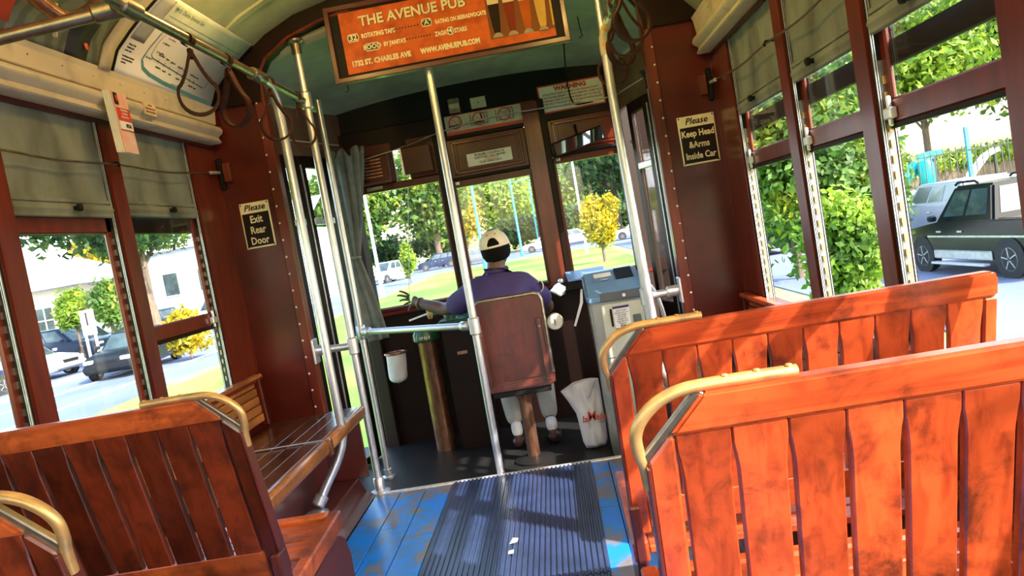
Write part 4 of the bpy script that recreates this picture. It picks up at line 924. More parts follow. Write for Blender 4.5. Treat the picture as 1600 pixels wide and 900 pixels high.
def skin_obj(name, mat, nodes, edges, roots, **k):
    # skin layer is created through a bmesh so no operator is needed
    me = bpy.data.meshes.new(name + '_tmp'); bm = bmesh.new(); lay = bm.verts.layers.skin.verify(); vm = {}
    parent = k.get('parent', DR); w0 = ROOT[parent.name]
    for n, (p, r) in nodes.items():
        v = bm.verts.new(vec(p) - w0); r = r if isinstance(r, tuple) else (r, r); v[lay].radius = r; v[lay].use_root = n in roots; vm[n] = v
    for a, b in edges: bm.edges.new((vm[a], vm[b]))
    bm.to_mesh(me); bm.free(); me.name = name; me.materials.append(M[mat])
    o = bpy.data.objects.new(name, me); COL.objects.link(o); o.parent = parent; ROOT[o.name] = w0.copy()
    md = o.modifiers.new('skin', 'SKIN'); md.use_smooth_shade = True
    s2 = o.modifiers.new('sub', 'SUBSURF'); s2.levels = 2; s2.render_levels = 2
    if k.get('label'): o['label'] = k['label']
    return o
N = {'pel': ((-.30, 4.19, .46), (.13, .10)), 'wai': ((-.305, 4.17, .62), (.13, .095)), 'che': ((-.325, 4.18, .78), (.155, .10)), 'nec': ((-.325, 4.19, .94), (.062, .058)), 'nek': ((-.320, 4.205, 1.0), .052), 'hea': ((-.312, 4.225, 1.05), .055),
     'shl': ((-.475, 4.20, .868), .058), 'ell': ((-.655, 4.36, .785), .042), 'fol': ((-.74, 4.42, .815), .040), 'wrl': ((-.835, 4.50, .845), (.024, .028)), 'pal': ((-.875, 4.535, .868), (.018, .036)),
     'shr': ((-.165, 4.20, .858), .058), 'elr': ((-.078, 4.30, .715), .042), 'for': ((-.10, 4.41, .70), .038), 'wrr': ((-.13, 4.50, .695), .026), 'par': ((-.14, 4.56, .70), (.034, .018)),
     'hil': ((-.38, 4.22, .455), .085), 'knl': ((-.405, 4.56, .44), .058), 'cal': ((-.395, 4.47, .24), .052), 'anl': ((-.375, 4.34, .01), .024), 'hel': ((-.375, 4.35, -.045), .018), 'tol': ((-.383, 4.47, -.055), .014),
     'hir': ((-.21, 4.22, .455), .085), 'knr': ((-.185, 4.56, .44), .058), 'car': ((-.185, 4.47, .24), .052), 'anr': ((-.175, 4.33, .02), .024), 'her': ((-.172, 4.34, -.045), .018), 'tor': ((-.167, 4.46, -.055), .014)}
Ed = chain('pel', 'wai', 'che', 'nec', 'nek', 'hea') + chain('che', 'shl', 'ell', 'fol', 'wrl', 'pal') + chain('che', 'shr', 'elr', 'for', 'wrr', 'par') + chain('pel', 'hil', 'knl', 'cal', 'anl', 'hel', 'tol') + chain('pel', 'hir', 'knr', 'car', 'anr', 'her', 'tor')
roots = ['pel']
# left hand: five spread fingers, each its own chain rooted inside the palm
def finger(nm, pts, r):
    for i, p in enumerate(pts): N[nm + str(i)] = (p, r * (1 - .14 * i))
    Ed.extend(chain(*[nm + str(i) for i in range(len(pts))])); roots.append(nm + '0')
P0 = vec((-.875, 4.535, .868))
finger('li', [P0 + vec(d) for d in ((-.012, .006, .022), (-.035, .012, .045), (-.058, .014, .058), (-.075, .016, .062))], .0095)
finger('lm', [P0 + vec(d) for d in ((-.016, .010, .012), (-.048, .018, .028), (-.074, .024, .036), (-.094, .030, .036))], .0098)
finger('lr', [P0 + vec(d) for d in ((-.016, .014, .000), (-.048, .026, .006), (-.072, .036, .006), (-.088, .042, .000))], .0092)
finger('lp', [P0 + vec(d) for d in ((-.012, .016, -.012), (-.036, .028, -.016), (-.056, .036, -.022), (-.068, .040, -.030))], .0082)
finger('lt', [P0 + vec(d) for d in ((.010, -.006, -.010), (-.006, -.016, -.030), (-.024, -.016, -.046), (-.034, -.012, -.062))], .0105)
P1 = vec((-.14, 4.56, .70))
for i, (nm, ox) in enumerate((('ri', -.024), ('rm', -.008), ('rr', .008), ('rp', .022))):
    L_ = (.9, 1.0, .93, .75)[i]
    finger(nm, [P1 + vec((ox, .012, .004)), P1 + vec((ox * 1.1, .012 + .042 * L_, .010)), P1 + vec((ox * 1.1, .012 + .062 * L_, -.012)), P1 + vec((ox, .012 + .052 * L_, -.032))], .0092)
finger('rt', [P1 + vec((-.026, -.014, -.002)), P1 + vec((-.046, .006, -.012)), P1 + vec((-.046, .030, -.022)), P1 + vec((-.034, .046, -.028))], .0102)
skin_obj('body', 'skin', N, Ed, roots)
# head with a face (it looks ahead, away from us)
hm = Matrix.Rotation(rad(-4), 3, 'Y') @ Matrix.Rotation(rad(3), 3, 'X')
HC = vec((-.311, 4.235, 1.085))
def hd(u, v):
    t = math.pi * v; a = 2 * math.pi * u; x = .072 * math.sin(t) * math.cos(a); y = .093 * math.sin(t) * math.sin(a); z = .112 * math.cos(t)
    if z < 0: k = 1 - .32 * (-z / .112) ** 1.5; x *= k; y = y * (k if y > 0 else (1 - .25 * (-z / .112)))
    if y > .05 and abs(x) < .016 and -.045 < z < .015: y += .022 * (1 - abs(x) / .016) * (1 - max(0, z) / .015) * (.4 + .6 * (-z / .045 if z < 0 else 0))
    if y > .05 and -.066 < z < -.052 and abs(x) < .028: y += .005
    if y > .05 and .004 < z < .022 and .014 < abs(x) < .044: y -= .007
    return tuple(HC + hm @ Vector((x, y, z)))
H = MB().grid(hd, 44, 34).build('head', 'skin', DR, smooth=180)
for s in (-1, 1):
    MB().ball(HC + hm @ Vector((s * .030, .080, .010)), .0115, 10).build('eye', 'sock', H, smooth=180)
    MB().ball(HC + hm @ Vector((s * .030, .0895, .010)), .005, 8).build('pupil', 'ink', H, smooth=180)
    MB().ball(HC + hm @ Vector((s * .074, .0, -.012)), (.008, .018, .030), 12, hm).build('ear', 'skin', H, smooth=180)
MB().ball(HC + hm @ Vector((0, .080, -.060)), (.024, .010, .006), 10).build('mouth', 'inkred', H, smooth=180)
def hair(u, v):
    a = math.pi * (1 + 1.0 * u) ; a = math.pi * .93 + math.pi * 1.14 * u; t = .9 + 1.25 * v * (1 - .25 * abs(2 * u - 1) ** 3)
    x = .0765 * math.sin(t) * math.cos(a); y = .098 * math.sin(t) * math.sin(a); z = .112 * math.cos(t)
    if z < 0: x *= 1 - .12 * (-z / .112); y *= 1 - .14 * (-z / .112)
    return tuple(HC + hm @ Vector((x, y, z)))
MB().grid(hair, 30, 16).build('hair', 'hair', H, solid=.012, smooth=180)
CPN = thing('cap_anchor', '', 'x') if False else None
def capf(u, v):
    a = 2 * math.pi * u; t = .02 + 1.62 * v; return tuple(HC + hm @ Vector((.083 * math.sin(t) * math.cos(a), .104 * math.sin(t) * math.sin(a), .020 + .088 * math.cos(t) * (1 if t < 1.57 else 1))))
cm_ = MB(); nu, nv = 120, 50
vs = [capf(i / nu, j / nv) for i in range(nu) for j in range(nv + 1)]
fs = []
for i in range(nu):
    for j in range(nv):
        u = (i + .5) / nu; v = (j + .5) / nv; du = min(abs(u - .75), 1) * 2 * math.pi
        if v > .50 and v < .93 and (du / .42) ** 2 + ((.93 - v) / .34) ** 2 < 1: continue
        fs.append((i * (nv + 1) + j, ((i + 1) % nu) * (nv + 1) + j, ((i + 1) % nu) * (nv + 1) + j + 1, i * (nv + 1) + j + 1))
cap = cm_.add(vs, fs).build('cap', 'cap', DR, solid=.003, smooth=180)
MB().ball(HC + hm @ Vector((0, 0, .108)), (.007, .007, .004), 8).build('cap_button', 'cap', cap, smooth=180)
br = MB().grid(lambda u, v: tuple(HC + hm @ Vector(((.076 + .012 * v) * math.cos(math.pi * (.08 + .84 * u)), .04 + (.058 + .075 * v) * math.sin(math.pi * (.08 + .84 * u)), .022 - .012 * v - .02 * (2 * u - 1) ** 2))), 18, 6).build('brim', 'cap', cap, solid=.003, smooth=180)
MB().tube([HC + hm @ Vector((.0845 * math.cos(rad(a)), .106 * math.sin(rad(a)), .018)) for a in range(0, 360, 12)], .0035, 6, closed=True, ).build('cap_band', 'cap', cap, smooth=60)
ey = MB()
for a in (248, 292): ey.ball(HC + hm @ Vector((.060 * math.cos(rad(a)), .074 * math.sin(rad(a)), .086)), .0035, 8)
ey.build('eyelet', 'hair', cap)
# shirt, trousers, socks, shoes
sh = {'hem': ((-.30, 4.19, .44), (.15, .115)), 'wai': ((-.305, 4.17, .60), (.155, .11)), 'mid': ((-.315, 4.17, .72), (.170, .115)), 'che': ((-.325, 4.18, .815), (.168, .112)), 'top': ((-.325, 4.185, .925), (.098, .080)), 'col': ((-.322, 4.195, .975), (.066, .062)),
      'shl': ((-.465, 4.195, .880), .080), 'upl': ((-.55, 4.26, .825), .076), 'cul': ((-.63, 4.335, .795), .066), 'shr': ((-.175, 4.195, .870), .080), 'upr': ((-.118, 4.245, .785), .074), 'cur': ((-.086, 4.285, .735), .064)}
SHT = skin_obj('shirt', 'shirt', sh, chain('hem', 'wai', 'mid', 'che', 'top', 'col') + chain('che', 'shl', 'upl', 'cul') + chain('che', 'shr', 'upr', 'cur'), ['wai'])
MB().tube([vec((-.322, 4.198, .972)) + Vector((.056 * math.cos(rad(a)), .054 * math.sin(rad(a)), .006 * math.sin(rad(a)))) for a in range(0, 360, 15)], .013, 8, closed=True).build('collar', 'shirt', SHT, smooth=180)
em = Matrix.Rotation(rad(-32), 3, 'Z') @ Matrix.Rotation(rad(14), 3, 'Y')
MB().tube([vec((-.098, 4.176, .845)) + em @ Vector((.020 * math.cos(rad(a)), -.006, .030 * math.sin(rad(a)))) for a in range(0, 360, 15)], .0028, 6, closed=True).build('sleeve_patch_ring', 'cap', SHT)
MB().ball(vec((-.098, 4.178, .845)), (.018, .005, .028), 12, em).build('sleeve_patch', 'shirt', SHT, smooth=180)
tn = {'pel': ((-.30, 4.20, .45), (.14, .11)), 'hil': ((-.38, 4.24, .455), .098), 'knl': ((-.405, 4.57, .44), .074), 'cal': ((-.397, 4.475, .24), .064), 'anl': ((-.378, 4.36, .055), .049), 'hir': ((-.215, 4.24, .455), .098), 'knr': ((-.185, 4.57, .44), .074), 'car': ((-.183, 4.475, .24), .064), 'anr': ((-.175, 4.355, .06), .049)}
skin_obj('trousers', 'khaki', tn, chain('pel', 'hil', 'knl', 'cal', 'anl') + chain('pel', 'hir', 'knr', 'car', 'anr'), ['pel'])
for nm, ax, ay in (('l', -.375, 4.335), ('r', -.173, 4.33)):
    skin_obj('sock', 'sock', {'a': ((ax - .003, ay + .03, .085), .036), 'b': ((ax - .001, ay + .012, .045), .035), 'c': ((ax, ay + .005, -.005), .034)}, chain('a', 'b', 'c'), ['a'])
    d = -.012 if nm == 'l' else .01
    skin_obj('shoe', 'shoe', {'h': ((ax, ay - .012, -.030), (.046, .050)), 'm': ((ax + d * .4, ay + .07, -.045), (.044, .036)), 't': ((ax + d, ay + .17, -.052), (.040, .024)), 'e': ((ax + d, ay + .20, -.055), (.032, .020))}, chain('h', 'm', 't', 'e'), ['h'])
wa = MB(); wc = vec((-.822, 4.488, .840)); wd = (vec((-.835, 4.50, .845)) - vec((-.74, 4.42, .815))).normalized(); q = wd.to_track_quat('Z', 'Y').to_matrix()
wa.tube([wc + q @ Vector((.032 * math.cos(rad(a)), .032 * math.sin(rad(a)), 0)) for a in range(0, 360, 20)], .006, 6, closed=True).build('wrist_watch', 'steel_dk', DR, smooth=60)
MB().lathe([(.014, 0), (.014, .006)], wc + q @ Vector((0, -.036, 0)), 12, q @ Matrix.Rotation(rad(90), 3, 'X')).build('watch_face', 'black', bpy.data.objects['wrist_watch'])

# ---- controller, handles, gauge, bin bag
S = thing('brake_column', 'round copper-brown column with a green cap left of the driver', 'controller', (-.83, 4.62, -.08))
MB().lathe([(.062, -.08), (.062, .60), (.072, .62)], (-.845, 4.62, 0), 24).build('column', 'copper', S, smooth=40)
MB().lathe([(.075, .60), (.086, .61), (.086, .645), (.075, .668), (.02, .675)], (-.845, 4.62, 0), 24).build('green_cap', 'green', S, smooth=40)
text('CP 51 3', .022, (-.845, 4.532, .628), RX, UZ, 'letter', S, sx=.9, bold=.0008)
S = thing('controller_box', 'tall dark controller cabinet between the column and the driver with green top and levers', 'controller', (-.64, 4.62, -.08))
B((-.735, 4.50, -.08), (-.52, 4.80, .69)).build('cabinet', 'brown_d', S, bevel=.012, seg=2)
B((-.745, 4.49, .69), (-.51, 4.81, .712)).build('green_top', 'green', S, bevel=.006)
MB().lathe([(.05, .71), (.05, .735), (.02, .745), (.018, .775)], (-.67, 4.6, 0), 16).build('spindle', 'green', S, smooth=40)
MB().tube(smoothp([(-.79, 4.55, .752), (-.70, 4.585, .768), (-.60, 4.60, .768), (-.54, 4.60, .76)]), .011, 8).build('lever', 'green', S, smooth=60)
MB().lathe([(.012, .735), (.018, .75), (.018, .79), (.010, .80)], (-.79, 4.55, 0), 12).build('lever_knob', 'brass', S, smooth=40)
B((-.66, 4.495, .50), (-.60, 4.50, .52)).build('name_plate', 'copper', S, bevel=.001)
o = MB().tube(smoothp([(-.93, 4.60, .74), (-.80, 4.62, .765), (-.74, 4.64, .765)]), .006, 6).build('brake_handle', 'alu', at=(-.85, 4.6, .75), smooth=60); tag(o, 'thin bright brake handle under the driver\'s raised hand', 'handle')
S = thing('pressure_gauge', 'round white pressure gauge right of the chair on the dark dash', 'gauge', (-.058, 4.62, .585))
gm = Matrix.Rotation(rad(90), 3, 'X')
MB().lathe([(.052, -.03), (.052, .0), (.046, .004)], (-.060, 4.62, .585), 24, gm).build('gauge_case', 'steel_dk', S, smooth=40)
MB().lathe([(.046, .0), (.046, .005)], (-.060, 4.62, .585), 24, gm).build('dial', 'white', S)
MB().bar((-.060, 4.612, .605), (-.058, 4.612, .565), .004, .002, (1, 0, 0)).build('needle', 'ink', S)
tk = MB()
for a in range(-130, 131, 26): tk.bar((-.060 + .036 * math.sin(rad(a)), 4.613, .585 + .036 * math.cos(rad(a))), (-.060 + .042 * math.sin(rad(a)), 4.613, .585 + .042 * math.cos(rad(a))), .0025, .001, (0, 1, 0))
tk.build('dial_tick', 'ink', S, kind='stuff')
MB().tube([(-.06, 4.65, .585), (-.06, 4.86, .585)], .012, 8).build('gauge_pipe', 'copper', S, smooth=60)
S = thing('bin_bag', 'pale plastic litter bag hanging in a copper-rimmed ring on the dark dash', 'bag', (-1.075, 4.72, .45))
def bagf(u, v):
    a = 2 * math.pi * u; r = .062 * (1 - .10 * v + .05 * math.sin(5 * a + 6 * v) * v) * (1 if v < .8 else math.sqrt(max(0.02, 1 - ((v - .8) / .2) ** 2)))
    return (-1.075 + r * math.cos(a) - .012 * v, 4.72 + r * math.sin(a), .545 - .19 * v)
MB().grid(bagf, 28, 16).build('bag_film', 'plastic', S, solid=.002, smooth=180)
MB().tube([(-1.075 + .066 * math.cos(rad(a)), 4.72 + .066 * math.sin(rad(a)), .545) for a in range(0, 360, 15)], .008, 8, closed=True).build('rim', 'copper', S, smooth=60)
MB().bar((-1.075, 4.785, .545), (-1.075, 4.90, .545), .02, .01, (1, 0, 0)).build('rim_bracket', 'black', S)
# ---- fare box
S = thing('fare_box', 'grey and cream fare box with a blue lid on the right of the step', 'fare box', (.27, 4.05, -.08))
fx0, fx1, f0, f1 = .135, .405, 3.90, 4.16
B((fx0, f0, -.08), (fx1, f1, .735)).build('cabinet', 'box_metal', S, bevel=.012, seg=2)
B((fx0 + .055, f0 - .006, -.06), (fx1 - .004, f0 + .002, .715)).build('front_panel', 'box_cream', S, bevel=.003)
lid = [(f0 - .012, .728), (f0 - .012, .770), (f0 + .05, .828), (f0 + .17, .875), (f1 + .01, .878), (f1 + .01, .728)]
MB().prism([(fx0 - .008, y, z) for y, z in lid], (fx1 - fx0 + .016, 0, 0)).build('lid', 'box_blue', S, bevel=.010, seg=2)
B((fx0 + .06, f0 - .016, .732), (fx1 + .002, f0 - .010, .775)).build('lid_front', 'box_grey', S, bevel=.002)
MB().lathe([(.009, 0), (.009, .006)], (.315, f0 - .014, .752), 10, gm).build('lock', 'alu', S)
up = Vector((0, .12, .047)).normalized()
MB().prism([(fx0 + .16, f0 + .052, .8305), (fx0 + .25, f0 + .052, .8305), (fx0 + .25, f0 + .165, .8755), (fx0 + .16, f0 + .165, .8755)], (0, -.001, .004)).build('display_window', 'black', S)
MB().prism([(fx0 + .05, f0 + .10, .849), (fx0 + .14, f0 + .10, .849), (fx0 + .14, f0 + .135, .8625), (fx0 + .05, f0 + .135, .8625)], (0, -.002, .005)).build('coin_slot', 'white', S)
MB().ball((fx0 + .10, f0 + .066, .838), (.022, .012, .004), 10).build('card_spot', 'greyp', S)
B((.248, f0 - .010, .585), (.33, f0 - .005, .70)).build('label_sheet', 'whitecard', S)
B((.248, f0 - .011, .688), (.33, f0 - .0095, .70)).build('label_heading', 'shirt', S); B((.248, f0 - .011, .585), (.33, f0 - .0095, .589)).build('label_foot', 'red', S)
for k, l in enumerate(['EXACT FARE', 'Operator does not', 'carry change', 'Fare $1.25', 'Transfers 25c', 'Insert bills here', 'Thank you']): text(l, .0115, (.289, f0 - .0112, .676 - k * .0108), RX, UZ, 'ink', S, sx=.8)
text('RTA', .014, (.289, f0 - .0112, .598), RX, UZ, 'ink', S, bold=.0005)
B((.232, f0 - .012, .60), (.242, f0 - .004, .69)).build('bill_slot', 'black', S); B((.345, f0 - .016, .585), (.385, f0 - .004, .645)).build('coin_return', 'box_grey', S, bevel=.004)
B((fx0 + .055, f0 - .008, .44), (fx1 - .004, f0 - .005, .444)).build('panel_joint', 'box_grey', S)
o = MB().tube(smoothp([(.41, 4.0, .80), (.46, 3.98, .78), (.50, 3.97, .68), (.52, 3.97, .45), (.52, 3.98, .1), (.52, 4.0, -.07)]), .012, 8).build('fare_box_conduit', 'alu', at=(.5, 4, .4), smooth=60); tag(o, 'curved pale conduit behind the fare box on the right', 'conduit')
S = thing('dash_tray', 'dark instrument tray with a pale blue lid on the right front sill', 'tray', (.15, 4.8, .8))
B((-.02, 4.72, .745), (.34, 4.86, .80)).build('tray_body', 'black', S, bevel=.006)
MB().prism([(.06, 4.70, .800), (.28, 4.70, .800), (.30, 4.86, .845), (.05, 4.86, .845)], (0, 0, .012)).build('tray_lid', 'box_blue', S, bevel=.003)
MB().prism([(.05, 4.735, .525), (.062, 4.735, .52), (.130, 4.735, .66), (.140, 4.735, .748), (.128, 4.735, .748), (.110, 4.735, .66)], (0, .003, 0)).build('hanging_tag', 'plastic', S)
MB().ball((.015, 4.74, .812), (.018, .018, .018), 10).build('round_cap', 'alu', S, smooth=180)
o = MB().grid(lambda u, v: (-.005 + .042 * math.sin(math.pi * v) * math.cos(6.283 * u) * (1 + .35 * math.sin(17 * u + 5 * v) * math.sin(9 * v)), 4.70 + .02 * math.sin(math.pi * v) * math.sin(6.283 * u), .765 - .035 * math.cos(math.pi * v) * (1 + .2 * math.sin(11 * u))), 20, 12).build('crumpled_tissue', 'plastic', at=(0, 4.7, .765), smooth=180); tag(o, 'crumpled white tissue tucked under the right front sill', 'tissue')
# ---- shopping bag
S = thing('shopping_bag', 'white plastic shopping bag with red lettering on the floor by the fare box', 'bag', (.06, 4.18, -.08))
LX = [(.0, -.078), (-.012, -.04), (-.018, .06), (-.024, .12), (-.055, .19), (-.088, .252)]
RX_ = [(.112, -.078), (.124, -.04), (.128, .06), (.128, .14), (.128, .22), (.126, .292)]
def shop(u, v):
    k = min(int(v * 5), 4); f = v * 5 - k
    lx, lz = [a + (b - a) * f for a, b in zip(LX[k], LX[k + 1])]; rx_, rz = [a + (b - a) * f for a, b in zip(RX_[k], RX_[k + 1])]
    a = 2 * math.pi * u; c = math.cos(a); t = (1 - c) / 2
    dep = .062 * math.sqrt(max(0, 1 - c * c)) ** .7 * (1 - .80 * v ** 2.5) * min(1, .55 + 4 * v)
    fold = .006 * math.sin(14 * t + 9 * v) * math.sin(math.pi * t) + .005 * math.sin(22 * t - 13 * v + 1) * v * math.sin(math.pi * t) + .007 * abs(math.sin(5 * t - 6 * v)) * math.sin(math.pi * t)
    sgn = -1 if math.sin(a) > 0 else 1
    return (lx + (rx_ - lx) * t, 4.18 + sgn * (dep + fold), lz + (rz - lz) * t + .022 * v ** 3 * math.sin(math.pi * t))
MB().grid(shop, 72, 40).build('bag_film', 'plastic', S, solid=.0012, smooth=180)
yb_ = 4.092
text('la', .050, (.018, yb_, .098), (1, 0, 0), UZ, 'red', S, shear=.15, bold=.0012, sx=.9)
text('M', .076, (.056, yb_, .108), (1, 0, 0), UZ, 'red', S, shear=.1, bold=.0004, sx=.85)
text('ade', .050, (.080, yb_, .102), (1, 0, 0), UZ, 'red', S, shear=.1, bold=.0012, sx=.72, align='LEFT')
text('COUNTRY', .011, (.088, yb_, .072), (1, 0, 0), UZ, 'ink', S, align='LEFT', sx=.7)
MB().grid(lambda u, v: (.040 + .020 * v + .05 * u, 4.13 + .008 * math.sin(5 * u), .225 + .085 * u - .022 * v * (1 - .6 * u)), 8, 4).build('bag_handle', 'plastic', S, solid=.002, smooth=180)
# ---- curtain gathered at the left front corner
S = thing('curtain', 'grey curtain tied in at the middle, hanging at the left front corner of the platform', 'curtain', (-1.17, 4.62, .7))
def cur(u, v):
    z = 1.80 - 1.14 * v
    if v < .55: t = v / .55; c = -1.135 - .055 * t; w_ = .060 * (1 - t) ** .7 + .024 + .012 * (1 - t)
    else: t = (v - .55) / .45; c = -1.19 + .012 * t; w_ = .024 + .062 * t ** .8
    a = 2 * math.pi * u; fold = 1 + .20 * math.sin(9 * a) + .08 * math.sin(17 * a + 4 * v)
    tw = 1.1 * v
    top = .03 * max(0, 1 - v / .06) * math.sin(7 * a)
    return (c + w_ * fold * math.cos(a + tw), 4.62 + .75 * w_ * fold * math.sin(a + tw), z + top)
MB().grid(cur, 120, 50).build('curtain_cloth', 'curtain', S, solid=.003, smooth=180)
MB().tube([(-1.19 + .029 * math.cos(rad(a)), 4.62 + .024 * math.sin(rad(a)), 1.172) for a in range(0, 360, 20)], .010, 8, closed=True).build('tie_band', 'shade', S, smooth=60)
MB().tube([(-1.12, 4.66, 1.80), (-1.12, 4.84, 1.81)], .006, 8).build('hanging_rod', 'black', S)

# ================================================================ OUTSIDE
G = -1.3
def flat(name, mat, pts, z, label, cat='ground'):
    o = MB().prism([(x, y, z) for x, y in pts], (0, 0, -.2)).build(name, mat); tag(o, label, cat, kind='structure'); return o
flat('ground', 'verge', [(-160, -40), (160, -40), (160, 260), (-160, 260)], G - .02, 'dry grass ground reaching to the trees all round the tram')
flat('lawn', 'lawn', [(-10.6, -30), (4.6, -30), (4.6, 70), (-10.6, 70)], G, 'sunlit grass strip the tram runs along')
flat('road', 'asphalt', [(-17.6, -30), (-11.2, -30), (-11.2, 72), (-17.6, 72)], G + .01, 'bluish road left of the tram strip with white lane lines', 'road')
flat('road', 'asphalt', [(5.4, -30), (13.6, -30), (13.6, 72), (5.4, 72)], G + .01, 'bluish road right of the tram strip carrying the black pickup', 'road')
flat('road', 'asphalt', [(-90, 74), (90, 74), (90, 104), (-90, 104)], G + .01, 'cross street far ahead of the tram', 'road')
flat('pavement', 'concrete', [(14.2, -30), (18.5, -30), (18.5, 70), (14.2, 70)], G + .012, 'pale pavement beyond the right hand road in front of the fence', 'pavement')
flat('parking_lot', 'asphalt', [(-60, 22), (-18.6, 22), (-18.6, 70), (-60, 70)], G + .012, 'parking lot left of the road with parked cars', 'parking lot')
k = 0
for x in (-13.2, -15.6):
    for y in ((12, 24.5), (25.5, 45)):
        o = B((x - .07, y[0], G - .01), (x + .07, y[1], G + .018)).build('lane_line', 'white', at=(x, sum(y) / 2, G)); tag(o, 'white painted lane line on the left road, %s %s' % ('near lane' if x > -15 else 'far lane', 'near stretch' if y[0] < 20 else 'far stretch'), 'road line', kind='structure')
o = B((-18.0, -30, G - .1), (-17.6, 72, G + .12)).build('kerb', 'concrete'); tag(o, 'pale kerb on the far side of the left road', 'kerb', kind='structure')
o = B((13.6, -30, G - .1), (14.2, 70, G + .12)).build('kerb', 'concrete'); tag(o, 'pale kerb on the far side of the right road', 'kerb', kind='structure')

# ---- trees
def leaves(name, blobs, n, size, seed, mat, parent, w0):
    r = np.random.default_rng(seed); bl = np.array(blobs, float)
    vol = bl[:, 3] * bl[:, 4] * bl[:, 5]; ch = r.choice(len(bl), n, p=vol ** .8 / (vol ** .8).sum())
    d = r.normal(size=(n, 3)); d /= np.linalg.norm(d, axis=1)[:, None]
    rr = r.uniform(.45, 1.0, n) ** .6 * (1 + .12 * r.normal(size=n))
    c = bl[ch, :3] + d * bl[ch, 3:] * rr[:, None] - np.array(w0)
    a = r.normal(size=(n, 3)); a /= np.linalg.norm(a, axis=1)[:, None]
    b = np.cross(a, d + .6 * r.normal(size=(n, 3))); b /= np.linalg.norm(b, axis=1)[:, None]
    s = size * r.uniform(.6, 1.4, n)[:, None]
    v = np.empty((n, 4, 3)); v[:, 0] = c - a * s; v[:, 1] = c - b * s * .5; v[:, 2] = c + a * s; v[:, 3] = c + b * s * .5
    me = bpy.data.meshes.new(name); me.vertices.add(4 * n); me.vertices.foreach_set('co', v.ravel())
    me.loops.add(4 * n); me.loops.foreach_set('vertex_index', np.arange(4 * n, dtype=np.int32))
    me.polygons.add(n); me.polygons.foreach_set('loop_start', np.arange(0, 4 * n, 4, dtype=np.int32)); me.update(calc_edges=True)
    me.materials.append(M[mat]); o = bpy.data.objects.new(name, me); COL.objects.link(o); o.parent = parent; o['kind'] = 'stuff'; ROOT[o.name] = vec(w0); return o
def tree(x, y, h, w_, trunk, mat, label, seed, n=5000, leaf=.22, lean=0, tr=.28, group=None, nb=9, base=G):
    r = random.Random(seed); T_ = thing('tree', label, 'tree', (x, y, base), group)
    top = base + h; cb = base + trunk
    blobs = []
    for i in range(nb):
        a = r.uniform(0, 6.28); q = r.uniform(0, .62) * w_ / 2; zz = cb + (top - cb) * r.uniform(.25, .80)
        rr = w_ / 2 * r.uniform(.36, .55); blobs.append((x + lean + q * math.cos(a), y + q * math.sin(a), zz, rr, rr, (top - cb) * r.uniform(.18, .30)))
    blobs.append((x + lean, y, (top + cb) / 2, w_ * .40, w_ * .40, (top - cb) * .45))
    m = MB(); ct = cb + (top - cb) * .35
    m.tube(smoothp([(x, y, base - .1), (x + lean * .2, y, base + trunk * .6), (x + lean * .7, y, ct), (x + lean, y, ct + (top - ct) * .3)]), tr, 8, scale=None)
    for i in range(5):
        b = blobs[i]; m.tube(smoothp([(x + lean * .5, y, cb - .1 * trunk), ((x + lean * .5 + b[0]) / 2, (y + b[1]) / 2, (cb + b[2]) / 2 + .2), b[:3]]), tr * .38, 6)
    m.build('trunk', 'bark', T_, smooth=60)
    leaves('foliage', blobs, n, leaf, seed, mat, T_, (x, y, base)); return T_
# ahead, seen through the front windows
tree(2.85, 44, 3.7, 2.5, .75, 'leaf_yel', 'small round yellow tree on the lawn in the right front window', 11, 5500, .13, tr=.10)
FT = [(-22, 88, 15, 13, 3.4, 'leaf_mid', 'tall spreading green tree far ahead behind the white car'), (-13.5, 92, 16, 13, 3.0, 'leaf_mid', 'large rounded green tree ahead, left of the window post'),
      (-29, 96, 14, 12, 3, 'leaf_lime', 'bright lime tree at the left edge of the front view'), (-5.5, 122, 15, 12, 2, 'leaf_lime', 'lime green tree far ahead in the middle front window'), (-13, 118, 11, 8, 2, 'leaf_yel', 'yellow tree far ahead behind the driver\'s cap'),
      (4.5, 130, 16, 13, 2, 'leaf_mid', 'distant green tree ahead between the blue posts'), (8.5, 95, 17, 11, 3.5, 'leaf_dark', 'dark tall tree ahead in the right front window behind the yellow tree'), (13.5, 88, 16, 11, 3.0, 'leaf_dark', 'dark broad tree ahead at the right side of the right front window'),
      (20, 84, 15, 11, 2.5, 'leaf_mid', 'green tree ahead beside the right door glass'), (-1, 158, 18, 18, 2, 'leaf_dark', 'dark tree farthest ahead in the middle'), (-20, 156, 20, 20, 2, 'leaf_dark', 'dark tree farthest ahead on the left'), (18, 156, 20, 20, 2, 'leaf_mid', 'green tree farthest ahead on the right'), (-38, 105, 15, 14, 2, 'leaf_mid', 'green tree far ahead seen between curtain and left door'), (28, 90, 16, 14, 2, 'leaf_lime', 'lime tree far ahead on the right beside the door pole')]
for k, (x, y, h, w_, t, mt, lb) in enumerate(FT): tree(x, y, h, w_, t, mt, lb, 30 + k, 5200, .42, tr=.42)
tree(-11.4, 60, 3.4, 1.5, .5, 'leaf_lime', 'young lime sapling on the lawn beside the white car', 71, 1500, .14, tr=.05)
for k, (x, y, lb) in enumerate([(-31, 104, 'dark low shrub mass far ahead, at the curtain'), (-21, 101, 'dark low shrub mass ahead behind the white pickup'), (-14.5, 103, 'dark low shrub mass ahead behind the sapling'), (-4, 109, 'dark low shrub mass ahead behind the driver cap'), (3.5, 112, 'dark low shrub mass ahead between the turquoise posts'), (10, 106, 'dark low shrub mass ahead behind the yellow tree'), (17.5, 101, 'dark low shrub mass ahead right of the yellow tree'), (26, 103, 'dark low shrub mass ahead at the right door glass')]):
    tree(x, y, 5.2, 9.0, .2, 'leaf_dark', lb, 130 + k, 2600, .34, tr=.1)
